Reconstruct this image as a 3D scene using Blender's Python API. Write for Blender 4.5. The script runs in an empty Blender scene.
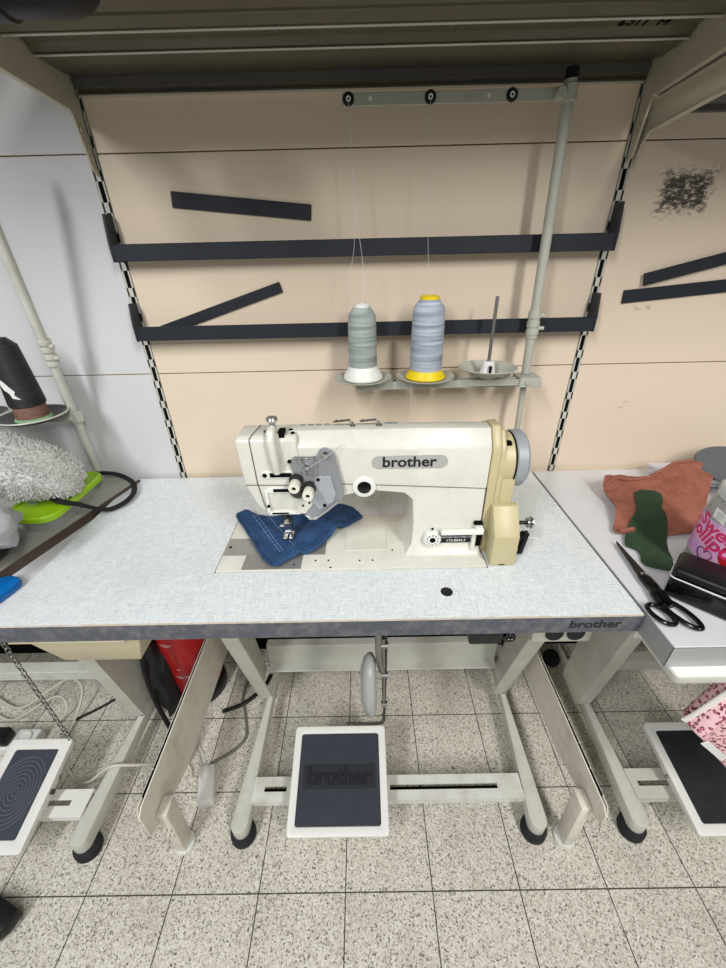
import bpy, bmesh, math, random
from mathutils import Vector, Matrix, noise
random.seed(7)
C = bpy.context.scene.collection
PI = math.pi
V = Vector

# ------------------------------------------------------------------ materials
def nodes(name):
    m = bpy.data.materials.new(name); m.use_nodes = True
    nt = m.node_tree; b = nt.nodes['Principled BSDF']
    return m, nt, b
def S(b, **k):
    for n, v in k.items():
        n = n.replace('_', ' ')
        if n in b.inputs: b.inputs[n].default_value = v
def col(c): return (c[0], c[1], c[2], 1)
def srgb(r, g, b):
    f = lambda v: ((v/255+0.055)/1.055)**2.4 if v > 10 else v/255/12.92
    return (f(r), f(g), f(b))
def N(nt, t, **k):
    n = nt.nodes.new(t)
    for a, v in k.items(): setattr(n, a, v)
    return n
def math_node(nt, op, a, b=None):
    n = N(nt, 'ShaderNodeMath', operation=op)
    for i, x in enumerate((a, b)):
        if x is None: continue
        if isinstance(x, (int, float)): n.inputs[i].default_value = x
        else: nt.links.new(x, n.inputs[i])
    return n.outputs[0]
def mixc(nt, fac, a, b, mode='MIX'):
    n = N(nt, 'ShaderNodeMix', data_type='RGBA', blend_type=mode)
    if isinstance(fac, (int, float)): n.inputs[0].default_value = fac
    else: nt.links.new(fac, n.inputs[0])
    for i, x in ((6, a), (7, b)):
        if isinstance(x, tuple): n.inputs[i].default_value = col(x)
        else: nt.links.new(x, n.inputs[i])
    return n.outputs[2]
def ramp(nt, src, p0, p1, c0=(0,0,0), c1=(1,1,1)):
    r = N(nt, 'ShaderNodeValToRGB')
    r.color_ramp.elements[0].position = p0; r.color_ramp.elements[1].position = p1
    r.color_ramp.elements[0].color = col(c0); r.color_ramp.elements[1].color = col(c1)
    nt.links.new(src, r.inputs[0]); return r.outputs[0]
def noise_tex(nt, co, scale, detail=3, rough=.5):
    n = N(nt, 'ShaderNodeTexNoise'); n.inputs['Scale'].default_value = scale
    n.inputs['Detail'].default_value = detail; n.inputs['Roughness'].default_value = rough
    if co is not None: nt.links.new(co, n.inputs['Vector'])
    return n.outputs['Fac']
def ocoord(nt): return N(nt, 'ShaderNodeTexCoord').outputs['Object']
def mapping(nt, co, scale=(1,1,1), loc=(0,0,0), rot=(0,0,0)):
    n = N(nt, 'ShaderNodeMapping'); n.inputs['Scale'].default_value = scale
    n.inputs['Location'].default_value = loc; n.inputs['Rotation'].default_value = rot
    nt.links.new(co, n.inputs['Vector']); return n.outputs[0]
def bump(nt, b, h, strength=.3, dist=.001):
    n = N(nt, 'ShaderNodeBump'); n.inputs['Strength'].default_value = strength
    n.inputs['Distance'].default_value = dist
    nt.links.new(h, n.inputs['Height']); nt.links.new(n.outputs[0], b.inputs['Normal'])

MATS = {}
def plain(name, c, rough=.5, metal=0, dirt=.0, dirtc=None, dscale=14, spec=.5, **k):
    """painted / moulded surface with a faint wear pattern of its own"""
    if name in MATS: return MATS[name]
    m, nt, b = nodes(name); c = srgb(*c)
    S(b, Roughness=rough, Metallic=metal, **k)
    b.inputs['Specular IOR Level'].default_value = spec
    co = ocoord(nt)
    dc = srgb(*dirtc) if dirtc else tuple(x*.6 for x in c)
    f = ramp(nt, noise_tex(nt, co, dscale, 6, .65), .45, .8)
    fm = math_node(nt, 'MULTIPLY', f, dirt if dirt else .08)
    nt.links.new(mixc(nt, fm, c, dc), b.inputs['Base Color'])
    MATS[name] = m; return m

M_white   = plain('white_paint', (215,216,208), .4, dirt=.5, dirtc=(140,128,108), dscale=18)
M_whitecl = plain('white_enamel', (226,226,220), .32, dirt=.12)
M_dirty   = plain('grimy_white_paint', (222,217,203), .5, dirt=.55, dirtc=(128,110,84), dscale=9)
M_cream   = plain('cream_enamel', (191,180,140), .38, dirt=.15)
M_mach    = plain('machine_enamel', (215,214,203), .3, dirt=.22, dirtc=(150,140,118), dscale=22)
M_black   = plain('black_paint', (33,37,44), .5, dirt=.25, dirtc=(54,57,64), spec=.3)
M_blackpl = plain('black_plastic', (18,18,20), .4, spec=.3)
M_blackgl = plain('black_gloss', (10,10,12), .2, spec=.35)
M_rubber  = plain('black_rubber', (36,37,41), .75, dirt=.3, dirtc=(66,67,70), dscale=40, spec=.25)
M_pad = plain('pedal_rubber', (50,54,62), .7, dirt=.3, dirtc=(70,73,80), dscale=30, spec=.25)
M_padlt = plain('pedal_relief', (18,19,23), .6, spec=.3)
M_chrome  = plain('chrome_metal', (200,200,198), .25, 1)
M_steel   = plain('brushed_steel', (150,150,146), .4, 1)
M_greypl  = plain('grey_plate_paint', (150,153,158), .38, .4)
M_greydk  = plain('dark_grey_metal', (70,68,66), .5, .6)
M_wheel   = plain('wheel_grey', (150,155,160), .4)
M_stand   = plain('stand_paint', (176,177,165), .42, dirt=.3, dirtc=(120,116,100))
M_leg     = plain('leg_paint', (196,196,186), .42, dirt=.35, dirtc=(140,134,118))
M_shelf   = plain('shelf_metal', (98,94,78), .36, .25, dirt=.3)
M_edgehi = plain('pale_lip_edge_highlight', (200,198,186), .3, .5, dirt=.2)  # pale lip colour; on the shelf folds it paints the highlight
M_shelfdk = plain('shelf_back_metal', (86,84,82), .5, dirt=.2)
M_brkt    = plain('bracket_paint', (190,184,164), .45, dirt=.3)
M_slot    = plain('slot_dark', (12,11,11), .9, spec=.1)
M_edge    = plain('edge_band_grey', (76,80,90), .45, dirt=.5, dirtc=(150,146,140), dscale=60)
M_brown   = plain('brown_edge', (78,64,54), .6)
M_grboard = plain('grey_board', (168,168,160), .5, dirt=.3)
M_whtop   = plain('white_laminate', (212,213,216), .3, dirt=.2)
M_alu     = plain('aluminium_edge', (176,178,180), .4, .5)
M_red     = plain('red_paint', (168,26,28), .3, dirt=.2)
M_white2  = plain('white_plastic', (225,225,220), .45, dirt=.1)
M_beigepl = plain('beige_tray_plastic', (188,179,150), .5, dirt=.3)
M_yellow  = plain('yellow_plastic', (228,200,20), .4)
M_green   = plain('lime_plastic', (150,196,14), .35)
M_blue    = plain('blue_plastic', (0,104,178), .4)
M_greyfab = plain('grey_fabric', (158,160,160), .95, dirt=.5, dscale=300)
M_blkfab  = plain('black_fabric', (16,16,18), .85)
M_thr     = plain('thread_strand', (190,190,190), .6)
M_wire    = plain('cable_white', (200,196,180), .5)
M_wireg   = plain('cable_grey', (110,108,100), .5)
M_silver  = plain('white_print', (222,222,220), .5)
M_logo    = plain('logo_ink', (20,20,24), .5)
M_knob    = plain('knob_ivory', (222,220,204), .4)

def glassy(name, c, rough=.08, alpha=.35):
    m, nt, b = nodes(name); S(b, Roughness=rough, Alpha=alpha); b.inputs['Base Color'].default_value = col(srgb(*c))
    return m
M_clear = glassy('clear_plastic', (205,208,205), .12, .35)

M_lid = glassy('clear_lid_plastic', (205,208,206), .15, .7)
M_candy_alpha = None
def wound(name, c, c2, scale):
    m, nt, b = nodes(name); S(b, Roughness=.5)
    co = ocoord(nt)
    n1 = noise_tex(nt, mapping(nt, co, (8, 8, 160)), 1.0, 3)
    nt.links.new(mixc(nt, ramp(nt, n1, .36, .62), srgb(*c), srgb(*c2)), b.inputs['Base Color'])
    w = N(nt, 'ShaderNodeTexWave', wave_type='BANDS', bands_direction='Z'); w.inputs['Scale'].default_value = scale
    w.inputs['Distortion'].default_value = .6
    nt.links.new(co, w.inputs['Vector']); bump(nt, b, w.outputs['Fac'], .6, .0006)
    return m
M_th1 = wound('grey_green_thread', (128,142,136), (172,182,176), 260)
M_th2 = wound('grey_blue_thread', (136,146,162), (188,196,208), 260)
M_th3 = wound('black_thread', (14,14,18), (30,30,36), 260)

def wallmat(name, c, smudge=False):
    m, nt, b = nodes(name); S(b, Roughness=.42); b.inputs['Specular IOR Level'].default_value = .35
    co = ocoord(nt); c = srgb(*c)
    f = ramp(nt, noise_tex(nt, co, 2.2, 4, .5), .35, .75)
    base = mixc(nt, math_node(nt, 'MULTIPLY', f, .12), c, tuple(x*.75 for x in c))
    sp = ramp(nt, noise_tex(nt, co, 26, 6, .7), .71, .78)
    base = mixc(nt, math_node(nt, 'MULTIPLY', sp, .35), base, srgb(140,120,98))
    if smudge:
        sep = N(nt, 'ShaderNodeSeparateXYZ'); nt.links.new(co, sep.inputs[0])
        def box(x0, x1, z0, z1, soft, thr, amt, base, cc):
            dx = math_node(nt, 'SUBTRACT', (x1-x0)/2, math_node(nt, 'ABSOLUTE', math_node(nt, 'SUBTRACT', sep.outputs[0], (x0+x1)/2)))
            dz = math_node(nt, 'SUBTRACT', (z1-z0)/2, math_node(nt, 'ABSOLUTE', math_node(nt, 'SUBTRACT', sep.outputs[2], (z0+z1)/2)))
            d = math_node(nt, 'MINIMUM', dx, dz)
            d = N(nt, 'ShaderNodeMath', operation='DIVIDE', use_clamp=True).outputs[0] if False else math_node(nt, 'DIVIDE', d, soft)
            d = math_node(nt, 'MINIMUM', math_node(nt, 'MAXIMUM', d, 0), 1)
            n = noise_tex(nt, mapping(nt, co, (70, 70, 150)), 1, 6, .7)
            k = ramp(nt, math_node(nt, 'ADD', n, math_node(nt, 'MULTIPLY', d, .22)), thr, thr+.12)
            k = math_node(nt, 'MULTIPLY', math_node(nt, 'MULTIPLY', k, d), amt)
            return mixc(nt, k, base, srgb(*cc))
        base = box(.578, .72, 1.305, 1.415, .035, .60, .95, base, (48,46,44))
        base = box(.60, .665, 1.135, 1.170, .015, .70, .5, base, (120,108,96))
        base = box(.635, .685, .90, .955, .015, .74, .5, base, (120,108,96))
    nt.links.new(base, b.inputs['Base Color'])
    bump(nt, b, noise_tex(nt, co, 500, 2), .12, .0005)
    return m
M_wcream = wallmat('cream_wall_panel', (222,205,183), True)
M_wwhite = wallmat('white_wall_panel', (206,206,207))

def floormat():
    m, nt, b = nodes('terrazzo_floor'); S(b, Roughness=.5)
    co = ocoord(nt)
    v = N(nt, 'ShaderNodeTexVoronoi'); v.inputs['Scale'].default_value = 360; nt.links.new(co, v.inputs['Vector'])
    cell = N(nt, 'ShaderNodeSeparateColor'); nt.links.new(v.outputs['Color'], cell.inputs[0])
    r = N(nt, 'ShaderNodeValToRGB'); nt.links.new(cell.outputs[0], r.inputs[0])
    r.color_ramp.interpolation = 'CONSTANT'
    e = r.color_ramp.elements
    e[0].position = 0; e[0].color = col(srgb(72,66,60))
    e[1].position = .10; e[1].color = col(srgb(160,153,139))
    for p, c in ((.26,(200,195,181)), (.50,(216,211,198)), (.78,(188,182,168)), (.87,(232,229,219))):
        x = e.new(p); x.color = col(srgb(*c))
    n2 = ramp(nt, noise_tex(nt, co, 90, 4, .7), .42, .62)
    base = mixc(nt, math_node(nt, 'MULTIPLY', n2, .45), r.outputs[0], srgb(222,218,207))
    big = noise_tex(nt, co, 3.5, 3)
    base = mixc(nt, math_node(nt, 'MULTIPLY', big, .3), base, srgb(176,170,155))
    sep = N(nt, 'ShaderNodeSeparateXYZ'); nt.links.new(co, sep.inputs[0])
    def line(o, off):
        t = math_node(nt, 'DIVIDE', math_node(nt, 'SUBTRACT', o, off), .2)
        f = math_node(nt, 'ABSOLUTE', math_node(nt, 'SUBTRACT', math_node(nt, 'FRACT', math_node(nt, 'ADD', t, .5)), .5))
        return math_node(nt, 'LESS_THAN', f, .0068)
    g = math_node(nt, 'MAXIMUM', line(sep.outputs[0], -.0504), line(sep.outputs[1], -.6332))
    gn = ramp(nt, noise_tex(nt, co, 30, 3), .1, .4)
    g = math_node(nt, 'MULTIPLY', g, gn)
    dirt = ramp(nt, noise_tex(nt, co, 5, 5, .6), .5, .8)
    base = mixc(nt, math_node(nt, 'MULTIPLY', dirt, .3), base, srgb(120,110,94))
    base = mixc(nt, math_node(nt, 'MULTIPLY', g, .95), base, srgb(58,53,46))
    nt.links.new(base, b.inputs['Base Color'])
    bump(nt, b, g, -.4, .001)
    return m
M_floor = floormat()

def laminate():
    m, nt, b = nodes('woven_print_laminate'); S(b, Roughness=.42)
    co = ocoord(nt)
    a = noise_tex(nt, mapping(nt, co, (75, 900, 75)), 1, 3, .6)
    c2 = noise_tex(nt, mapping(nt, co, (900, 75, 75)), 1, 3, .6)
    f = ramp(nt, math_node(nt, 'MAXIMUM', a, c2), .50, .68)
    blo = noise_tex(nt, co, 40, 3)
    base = mixc(nt, math_node(nt, 'MULTIPLY', f, .75), srgb(232,236,236), srgb(166,184,196))
    base = mixc(nt, math_node(nt, 'MULTIPLY', blo, .18), base, srgb(176,184,182))
    wear = ramp(nt, noise_tex(nt, co, 4, 4, .6), .5, .8)
    base = mixc(nt, math_node(nt, 'MULTIPLY', wear, .35), base, srgb(186,184,172))
    nt.links.new(base, b.inputs['Base Color']); return m
M_lam = laminate()

def denim(name, c1, c2, sc=900):
    m, nt, b = nodes(name); S(b, Roughness=.9)
    co = ocoord(nt)
    a = noise_tex(nt, mapping(nt, co, (sc, sc*.12, sc)), 1, 2)
    n = noise_tex(nt, co, 40, 4)
    f = math_node(nt, 'ADD', math_node(nt, 'MULTIPLY', a, .5), math_node(nt, 'MULTIPLY', n, .5))
    nt.links.new(mixc(nt, ramp(nt, f, .35, .7), srgb(*c1), srgb(*c2)), b.inputs['Base Color'])
    bump(nt, b, a, .3, .0005); return m
M_denim = denim('blue_denim', (22,50,88), (44,84,128))
M_suede = denim('brown_suede', (134,78,62), (166,104,84), 300)
M_gcloth = denim('green_felt', (30,52,32), (46,72,44), 300)
M_fur = plain('grey_fleece', (200,201,196), .95, dirt=.4, dscale=120)

def leopard():
    m, nt, b = nodes('pink_leopard_print'); S(b, Roughness=.5)
    co = mapping(nt, ocoord(nt), (1, 1, 1))
    v = N(nt, 'ShaderNodeTexVoronoi'); v.inputs['Scale'].default_value = 120
    nz = N(nt, 'ShaderNodeTexNoise'); nz.inputs['Scale'].default_value = 180; nt.links.new(co, nz.inputs['Vector'])
    mx = N(nt, 'ShaderNodeVectorMath', operation='MULTIPLY_ADD'); nt.links.new(nz.outputs['Color'], mx.inputs[0])
    mx.inputs[1].default_value = (.006,.006,.006); nt.links.new(co, mx.inputs[2])
    nt.links.new(mx.outputs[0], v.inputs['Vector'])
    r = N(nt, 'ShaderNodeValToRGB'); nt.links.new(v.outputs['Distance'], r.inputs[0]); r.color_ramp.interpolation = 'CONSTANT'
    e = r.color_ramp.elements; e[0].position = 0; e[0].color = col(srgb(206,128,140)); e[1].position = .2; e[1].color = col(srgb(120,38,58))
    x = e.new(.42); x.color = col(srgb(232,190,196))
    nt.links.new(r.outputs[0], b.inputs['Base Color']); return m
M_leo = leopard()
def jarlabel():
    m, nt, b = nodes('pink_label'); S(b, Roughness=.4)
    co = ocoord(nt)
    f = ramp(nt, noise_tex(nt, co, 60, 3), .4, .6)
    nt.links.new(mixc(nt, f, srgb(228,172,206), srgb(206,160,214)), b.inputs['Base Color']); return m
M_label = jarlabel()
M_pink = plain('pink_ink', (206,40,104), .5)
M_redink = plain('red_ink', (176,24,40), .4)
M_candy = plain('brown_candy', (112,78,58), .5, dirt=.6, dirtc=(170,120,96), dscale=60)
def rings():
    m, nt, b = nodes('ringed_rubber'); S(b, Roughness=.7)
    b.inputs['Base Color'].default_value = col(srgb(52,57,68)); return m
M_ring = rings()

# ------------------------------------------------------------------ geometry helpers
class B:
    def __init__(s): s.bm = bmesh.new(); s.M = Matrix.Identity(4)
    def _add(s, vs, fs, mi=0):
        bv = [s.bm.verts.new(s.M @ V(v)) for v in vs]
        for f in fs:
            try: fc = s.bm.faces.new([bv[i] for i in f]); fc.material_index = mi
            except ValueError: pass
        return s
    def box(s, x0, x1, y0, y1, z0, z1, mi=0):
        v = [(x,y,z) for x in (x0,x1) for y in (y0,y1) for z in (z0,z1)]
        return s._add(v, [(0,1,3,2),(4,6,7,5),(0,4,5,1),(2,3,7,6),(0,2,6,4),(1,5,7,3)], mi)
    def hexa(s, lo, hi, mi=0):
        """8-corner solid: two quads joined"""
        v = list(lo)+list(hi)
        return s._add(v, [(3,2,1,0),(4,5,6,7),(0,1,5,4),(1,2,6,5),(2,3,7,6),(3,0,4,7)], mi)
    def prism(s, poly, axis, a, b_, mi=0):
        def P(p, t):
            return {'x': (t,p[0],p[1]), 'y': (p[0],t,p[1]), 'z': (p[0],p[1],t)}[axis]
        n = len(poly)
        vs = [P(p,a) for p in poly]+[P(p,b_) for p in poly]
        fs = [tuple(range(n))[::-1], tuple(range(n,2*n))]+[(i,(i+1)%n,n+(i+1)%n,n+i) for i in range(n)]
        return s._add(vs, fs, mi)
    def loft(s, secs, cap=True, mi=0):
        n = len(secs[0]); vs = [p for q in secs for p in q]; fs = []
        for k in range(len(secs)-1):
            for i in range(n):
                j = (i+1)%n; fs.append((k*n+i, k*n+j, (k+1)*n+j, (k+1)*n+i))
        if cap: fs += [tuple(range(n))[::-1], tuple(range((len(secs)-1)*n, len(secs)*n))]
        return s._add(vs, fs, mi)
    def cyl(s, p0, p1, r0, r1=None, n=20, mi=0):
        return s.tube([p0, p1], [r0, r0 if r1 is None else r1], n, mi)
    def tube(s, pts, r, n=8, mi=0):
        pts = [V(p) for p in pts]
        if isinstance(r, (int, float)): r = [r]*len(pts)
        secs = []; up = None
        for i, p in enumerate(pts):
            t = (pts[min(i+1,len(pts)-1)]-pts[max(i-1,0)]).normalized()
            if up is None:
                up = t.orthogonal().normalized()
            up = (up - t*up.dot(t)).normalized(); sd = t.cross(up)
            secs.append([p+(up*math.cos(2*PI*k/n)+sd*math.sin(2*PI*k/n))*r[i] for k in range(n)])
        return s.loft(secs, True, mi)
    def lathe(s, prof, c=(0,0,0), axis='z', n=36, mi=0, squash=(1,1)):
        secs = []
        for r, h in prof:
            q = []
            for k in range(n):
                a = 2*PI*k/n; u, w = r*math.cos(a)*squash[0], r*math.sin(a)*squash[1]
                q.append({'z': (c[0]+u,c[1]+w,c[2]+h), 'x': (c[0]+h,c[1]+u,c[2]+w), 'y': (c[0]+u,c[1]+h,c[2]+w)}[axis])
            secs.append(q)
        return s.loft(secs, True, mi)
    def torus(s, c, R, r, axis='z', n=24, m=8, mi=0, mat=None):
        vs, fs = [], []
        for i in range(n):
            a = 2*PI*i/n
            for j in range(m):
                t = 2*PI*j/m; rr = R+r*math.cos(t); h = r*math.sin(t)
                p = {'z': V((rr*math.cos(a), rr*math.sin(a), h)), 'x': V((h, rr*math.cos(a), rr*math.sin(a))), 'y': V((rr*math.cos(a), h, rr*math.sin(a)))}[axis]
                if mat is not None: p = mat @ p
                vs.append(V(c)+p)
                fs.append((i*m+j, ((i+1)%n)*m+j, ((i+1)%n)*m+(j+1)%m, i*m+(j+1)%m))
        return s._add(vs, fs, mi)
    def ell(s, c, rx, ry, rz, n=20, m=12, fn=None, mi=0):
        secs = []
        for i in range(m+1):
            ph = -PI/2+PI*i/m; q = []
            for k in range(n):
                a = 2*PI*k/n; d = V((math.cos(ph)*math.cos(a), math.cos(ph)*math.sin(a), math.sin(ph)))
                if i in (0, m): d = V((math.cos(a)*1e-3, math.sin(a)*1e-3, math.sin(ph)))
                f = fn(d) if fn else 1
                q.append(V(c)+V((d.x*rx*f, d.y*ry*f, d.z*rz*f)))
            secs.append(q)
        return s.loft(secs, True, mi)

HOME = {}
def finish(b, name, mats, parent=None, bev=0, seg=2, ang=35, origin=None):
    bm = b.bm
    bmesh.ops.remove_doubles(bm, verts=bm.verts, dist=1e-6)
    bmesh.ops.recalc_face_normals(bm, faces=bm.faces)
    if bev:
        ed = [e for e in bm.edges if len(e.link_faces) == 2 and e.calc_face_angle(0) > math.radians(28)]
        bmesh.ops.bevel(bm, geom=ed, offset=bev, segments=seg, profile=.5, affect='EDGES', clamp_overlap=True)
    me = bpy.data.meshes.new(name)
    if parent is not None: off = HOME[parent.name]
    elif origin is not None: off = V(origin)
    else:
        co = [v.co for v in bm.verts]
        mn = [min(c[i] for c in co) for i in range(3)]; mxx = [max(c[i] for c in co) for i in range(3)]
        off = V(((mn[0]+mxx[0])/2, (mn[1]+mxx[1])/2, mn[2]))
    bmesh.ops.translate(bm, verts=bm.verts, vec=-off)
    bm.to_mesh(me); bm.free()
    for p in me.polygons: p.use_smooth = True
    me.set_sharp_from_angle(angle=math.radians(ang))
    o = bpy.data.objects.new(name, me); C.objects.link(o)
    for m in (mats if isinstance(mats, (list, tuple)) else [mats]): me.materials.append(m)
    if parent is not None: o.parent = parent
    else: o.location = off
    HOME[o.name] = off
    return o
def thing(name, label, cat, loc, group=None):
    o = bpy.data.objects.new(name, None); C.objects.link(o); o.location = loc; o.empty_display_size = .05
    o['label'] = label; o['category'] = cat
    if group: o['group'] = group
    HOME[o.name] = V(loc); return o
def tag(o, label, cat, group=None, kind=None):
    o['label'] = label; o['category'] = cat
    if group: o['group'] = group
    if kind: o['kind'] = kind
    return o
def structure(o): o['kind'] = 'structure'; return o
def text(name, s, size, M, mat, parent, depth=.0004, bold=.0, xs=1.0, align='CENTER'):
    cu = bpy.data.curves.new('lettering', 'FONT'); cu.body = s; cu.size = size; cu.extrude = depth
    cu.offset = bold; cu.align_x = align; cu.align_y = 'CENTER'; cu.resolution_u = 4
    t = bpy.data.objects.new('tmp', cu); C.objects.link(t)
    dg = bpy.context.evaluated_depsgraph_get(); me = bpy.data.meshes.new_from_object(t.evaluated_get(dg))
    bpy.data.objects.remove(t); bpy.data.curves.remove(cu)
    me.transform(M @ Matrix.Diagonal((xs,1,1,1)))
    off = HOME[parent.name]; me.transform(Matrix.Translation(-off))
    me.materials.clear(); me.materials.append(mat)
    o = bpy.data.objects.new(name, me); C.objects.link(o); o.parent = parent; HOME[o.name] = off
    return o
FRONT = Matrix.Rotation(PI/2, 4, 'X')        # text standing up, facing -y
def T(x, y, z): return Matrix.Translation((x, y, z))
def pip(poly, x, y):
    r = False; j = len(poly)-1
    for i in range(len(poly)):
        if (poly[i][1] > y) != (poly[j][1] > y) and x < (poly[j][0]-poly[i][0])*(y-poly[i][1])/(poly[j][1]-poly[i][1])+poly[i][0]: r = not r
        j = i
    return r
def smooth_poly(poly, it=2):
    for _ in range(it):
        q = []
        for i in range(len(poly)):
            a, b_ = V(poly[i]), V(poly[(i+1)%len(poly)])
            q += [a*.75+b_*.25, a*.25+b_*.75]
        poly = q
    return [tuple(p) for p in poly]
def cloth(b, poly, hf, thick=.0015, cell=.006, mi=0, sm=1):
    """flat-lying cloth of the given outline whose height follows hf(x, y)"""
    if sm: poly = smooth_poly(poly, sm)
    bm = bmesh.new(); vs = [bm.verts.new((p[0], p[1], 0)) for p in poly]; bm.faces.new(vs)
    xs = [p[0] for p in poly]; ys = [p[1] for p in poly]
    for ax, lo, hi in ((0, min(xs), max(xs)), (1, min(ys), max(ys))):
        t = lo+cell
        while t < hi:
            co = (t,0,0) if ax == 0 else (0,t,0); no = (1,0,0) if ax == 0 else (0,1,0)
            bmesh.ops.bisect_plane(bm, geom=bm.verts[:]+bm.edges[:]+bm.faces[:], plane_co=co, plane_no=no, dist=1e-6)
            t += cell
    bm.verts.index_update()
    top = [(v.co.x, v.co.y, hf(v.co.x, v.co.y)) for v in bm.verts]
    n = len(top); bot = [(x, y, z-thick) for x, y, z in top]
    fs = [tuple(v.index for v in f.verts) for f in bm.faces]; fb = [tuple(n+i for i in f[::-1]) for f in fs]
    side = []
    for e in bm.edges:
        if len(e.link_faces) == 1: a, c = e.verts[0].index, e.verts[1].index; side.append((a, c, n+c, n+a))
    bm.free(); b._add(top+bot, fs+fb+side, mi); return b
def rrect(cx, cy, w, h, r, ang, n=6):
    out = []
    for sx, sy, a0 in ((1,1,0),(-1,1,PI/2),(-1,-1,PI),(1,-1,1.5*PI)):
        for k in range(n+1):
            a = a0+PI/2*k/n; out.append((sx*(w/2-r)+r*math.cos(a), sy*(h/2-r)+r*math.sin(a)))
    c_, s_ = math.cos(ang), math.sin(ang)
    return [(cx+x*c_-y*s_, cy+x*s_+y*c_) for x, y in out]
def catmull(pts, k=8):
    pts = [V(p) for p in pts]; P = [2*pts[0]-pts[1]]+pts+[2*pts[-1]-pts[-2]]; out = []
    for i in range(1, len(P)-2):
        for j in range(k):
            t = j/k; a, b_, c, d = P[i-1:i+3]
            out.append(.5*((2*b_)+(-a+c)*t+(2*a-5*b_+4*c-d)*t*t+(-a+3*b_-3*c+d)*t**3))
    out.append(pts[-1]); return out

# ------------------------------------------------------------------ setting
ZT = .755
b = B(); b.box(-2.4, 2.4, -3.2, .02, -.03, 0); structure(finish(b, 'floor', M_floor, origin=(0,0,0)))
b = B()
PL, PR = -.4826, .5204                                   # slotted posts
def panel(x0, x1, mi):
    for z0, z1 in ((.13,.628), (.6295,1.0305), (1.0325,1.4385), (1.4405,1.84), (1.8415,2.25), (2.2515,2.6)):
        b.box(x0, x1, .0, .016, z0, z1, mi)
panel(PL+.009, PR-.009, 0); panel(PR+.009, 1.5, 0); panel(-1.6, PL-.009, 1)
b.box(-1.6, 1.5, .020, .04, 0, 2.6, 2)
o = finish(b, 'wall_back', [M_wcream, M_wwhite, M_slot], bev=.0008, seg=1, origin=(0,0,0)); structure(o)
for k, X in enumerate((PL, PR)):
    b = B()
    for s in (-1, 1): b.box(min(X+s*.0045,X+s*.0075), max(X+s*.0045,X+s*.0075), -.0015, .018, 0, 2.3)
    b.box(X-.0045, X+.0045, .0008, .018, 0, 2.3, 1)
    z = 1.4318+.05*16
    while z > .1:
        b.box(X-.0075, X+.0075, -.0015, .0, z-.05+.0165, z-.0165)
        z -= .05
    structure(finish(b, 'trim_%d' % (k+1), [M_leg, M_slot]))

# black rails hooked into the posts
def wall_rail(z0, z1, zt, lab):
    t = thing('wall_rail', lab, 'rail', (.02, -.02, z0))
    b = B(); b.box(-.477, .515, -.038, -.033, z0, z1); b.box(-.477, .515, -.033, -.014, z0, z0+.003); finish(b, 'rail_bar', M_black, t, .0008, 1)
    for X, s in ((-.4795, -1), (.5175, 1)):
        b = B(); b.prism([(-.038, z0-.001), (-.038, z1+.002), (-.030, zt), (-.003, zt), (-.003, z0-.001)], 'x', X-.0022, X+.0022)
        finish(b, 'end_hook', M_black, t)
wall_rail(1.2645, 1.2945, 1.345, 'long black metal rail across the cream wall, the upper of two')
wall_rail(1.1125, 1.1415, 1.187, 'long black metal rail across the cream wall, the lower, behind the thread cones')
def strip(p0, p1, w, y, lab):
    p0, p1 = V(p0), V(p1); d = (p1-p0).normalized(); n = V((-d.y, d.x))*w/2
    b = B(); q = [p0+n, p1+n, p1-n, p0-n]
    b.prism([tuple(x) for x in q], 'y', y-.004, y)
    tag(finish(b, 'black_strip', M_black, bev=.0006, seg=1), lab, 'strip')
strip((-.352,1.3675), (-.082,1.341), .0265, -.0005, 'short black flat strip stuck on the cream wall above both rails')
strip((-.435,1.1285), (-.158,1.211), .021, -.0015, 'short black flat strip slanting up behind the lower rail')
strip((.583,1.176), (.88,1.200), .026, -.0005, 'level black flat strip on the cream wall at right edge')
strip((.614,1.209), (.90,1.275), .024, -.006, 'slanted black flat strip crossing above another strip at right edge')

# ------------------------------------------------------------------ shelf above
t = thing('metal_shelf', 'dark olive grey metal shelf seen from below over the sewing table', 'shelf', (.02, 0, 1.5))
prof = [(-.0015,1.5175),(-.008,1.5175),(-.008,1.521),(-.004,1.521),(-.004,1.527),(-.010,1.527),(-.010,1.541),(-.030,1.541),(-.032,1.538),(-.060,1.538),(-.100,1.5385),(-.103,1.541),(-.112,1.548),
        (-.158,1.548),(-.162,1.539),(-.170,1.539),(-.20,1.539),(-.202,1.545),(-.208,1.545),(-.21,1.539),(-.40,1.539),(-.40,1.58),(-.0015,1.58)]
b = B(); b.prism(prof, 'x', -.475, .514); finish(b, 'shelf_deck', M_shelf, t, .0008, 1)
b = B(); b.box(-.474, .513, -.0118, -.0102, 1.527, 1.5405); finish(b, 'back_channel', M_shelfdk, t)
for y in (-.1015, -.165): b = B(); b.tube([(-.474,y,1.5375),(.513,y,1.5375)], .0017, 8); finish(b, 'fold_highlight', M_edgehi, t)  # thin pale beads, highlight along the folds painted as colour
b = B(); b.box(-.474, .513, -.0085, -.0015, 1.5165, 1.5178); finish(b, 'lower_lip', M_edgehi, t)
for x in (-.36, -.10, .15, .40): b = B(); b.cyl((x, -.135, 1.549), (x, -.135, 1.5445), .003, n=10); finish(b, 'rivet', M_steel, t)
bp = [(-.0025,1.405),(-.018,1.415),(-.034,1.492),(-.178,1.500),(-.40,1.528),(-.40,1.57),(-.0025,1.57)]
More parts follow.
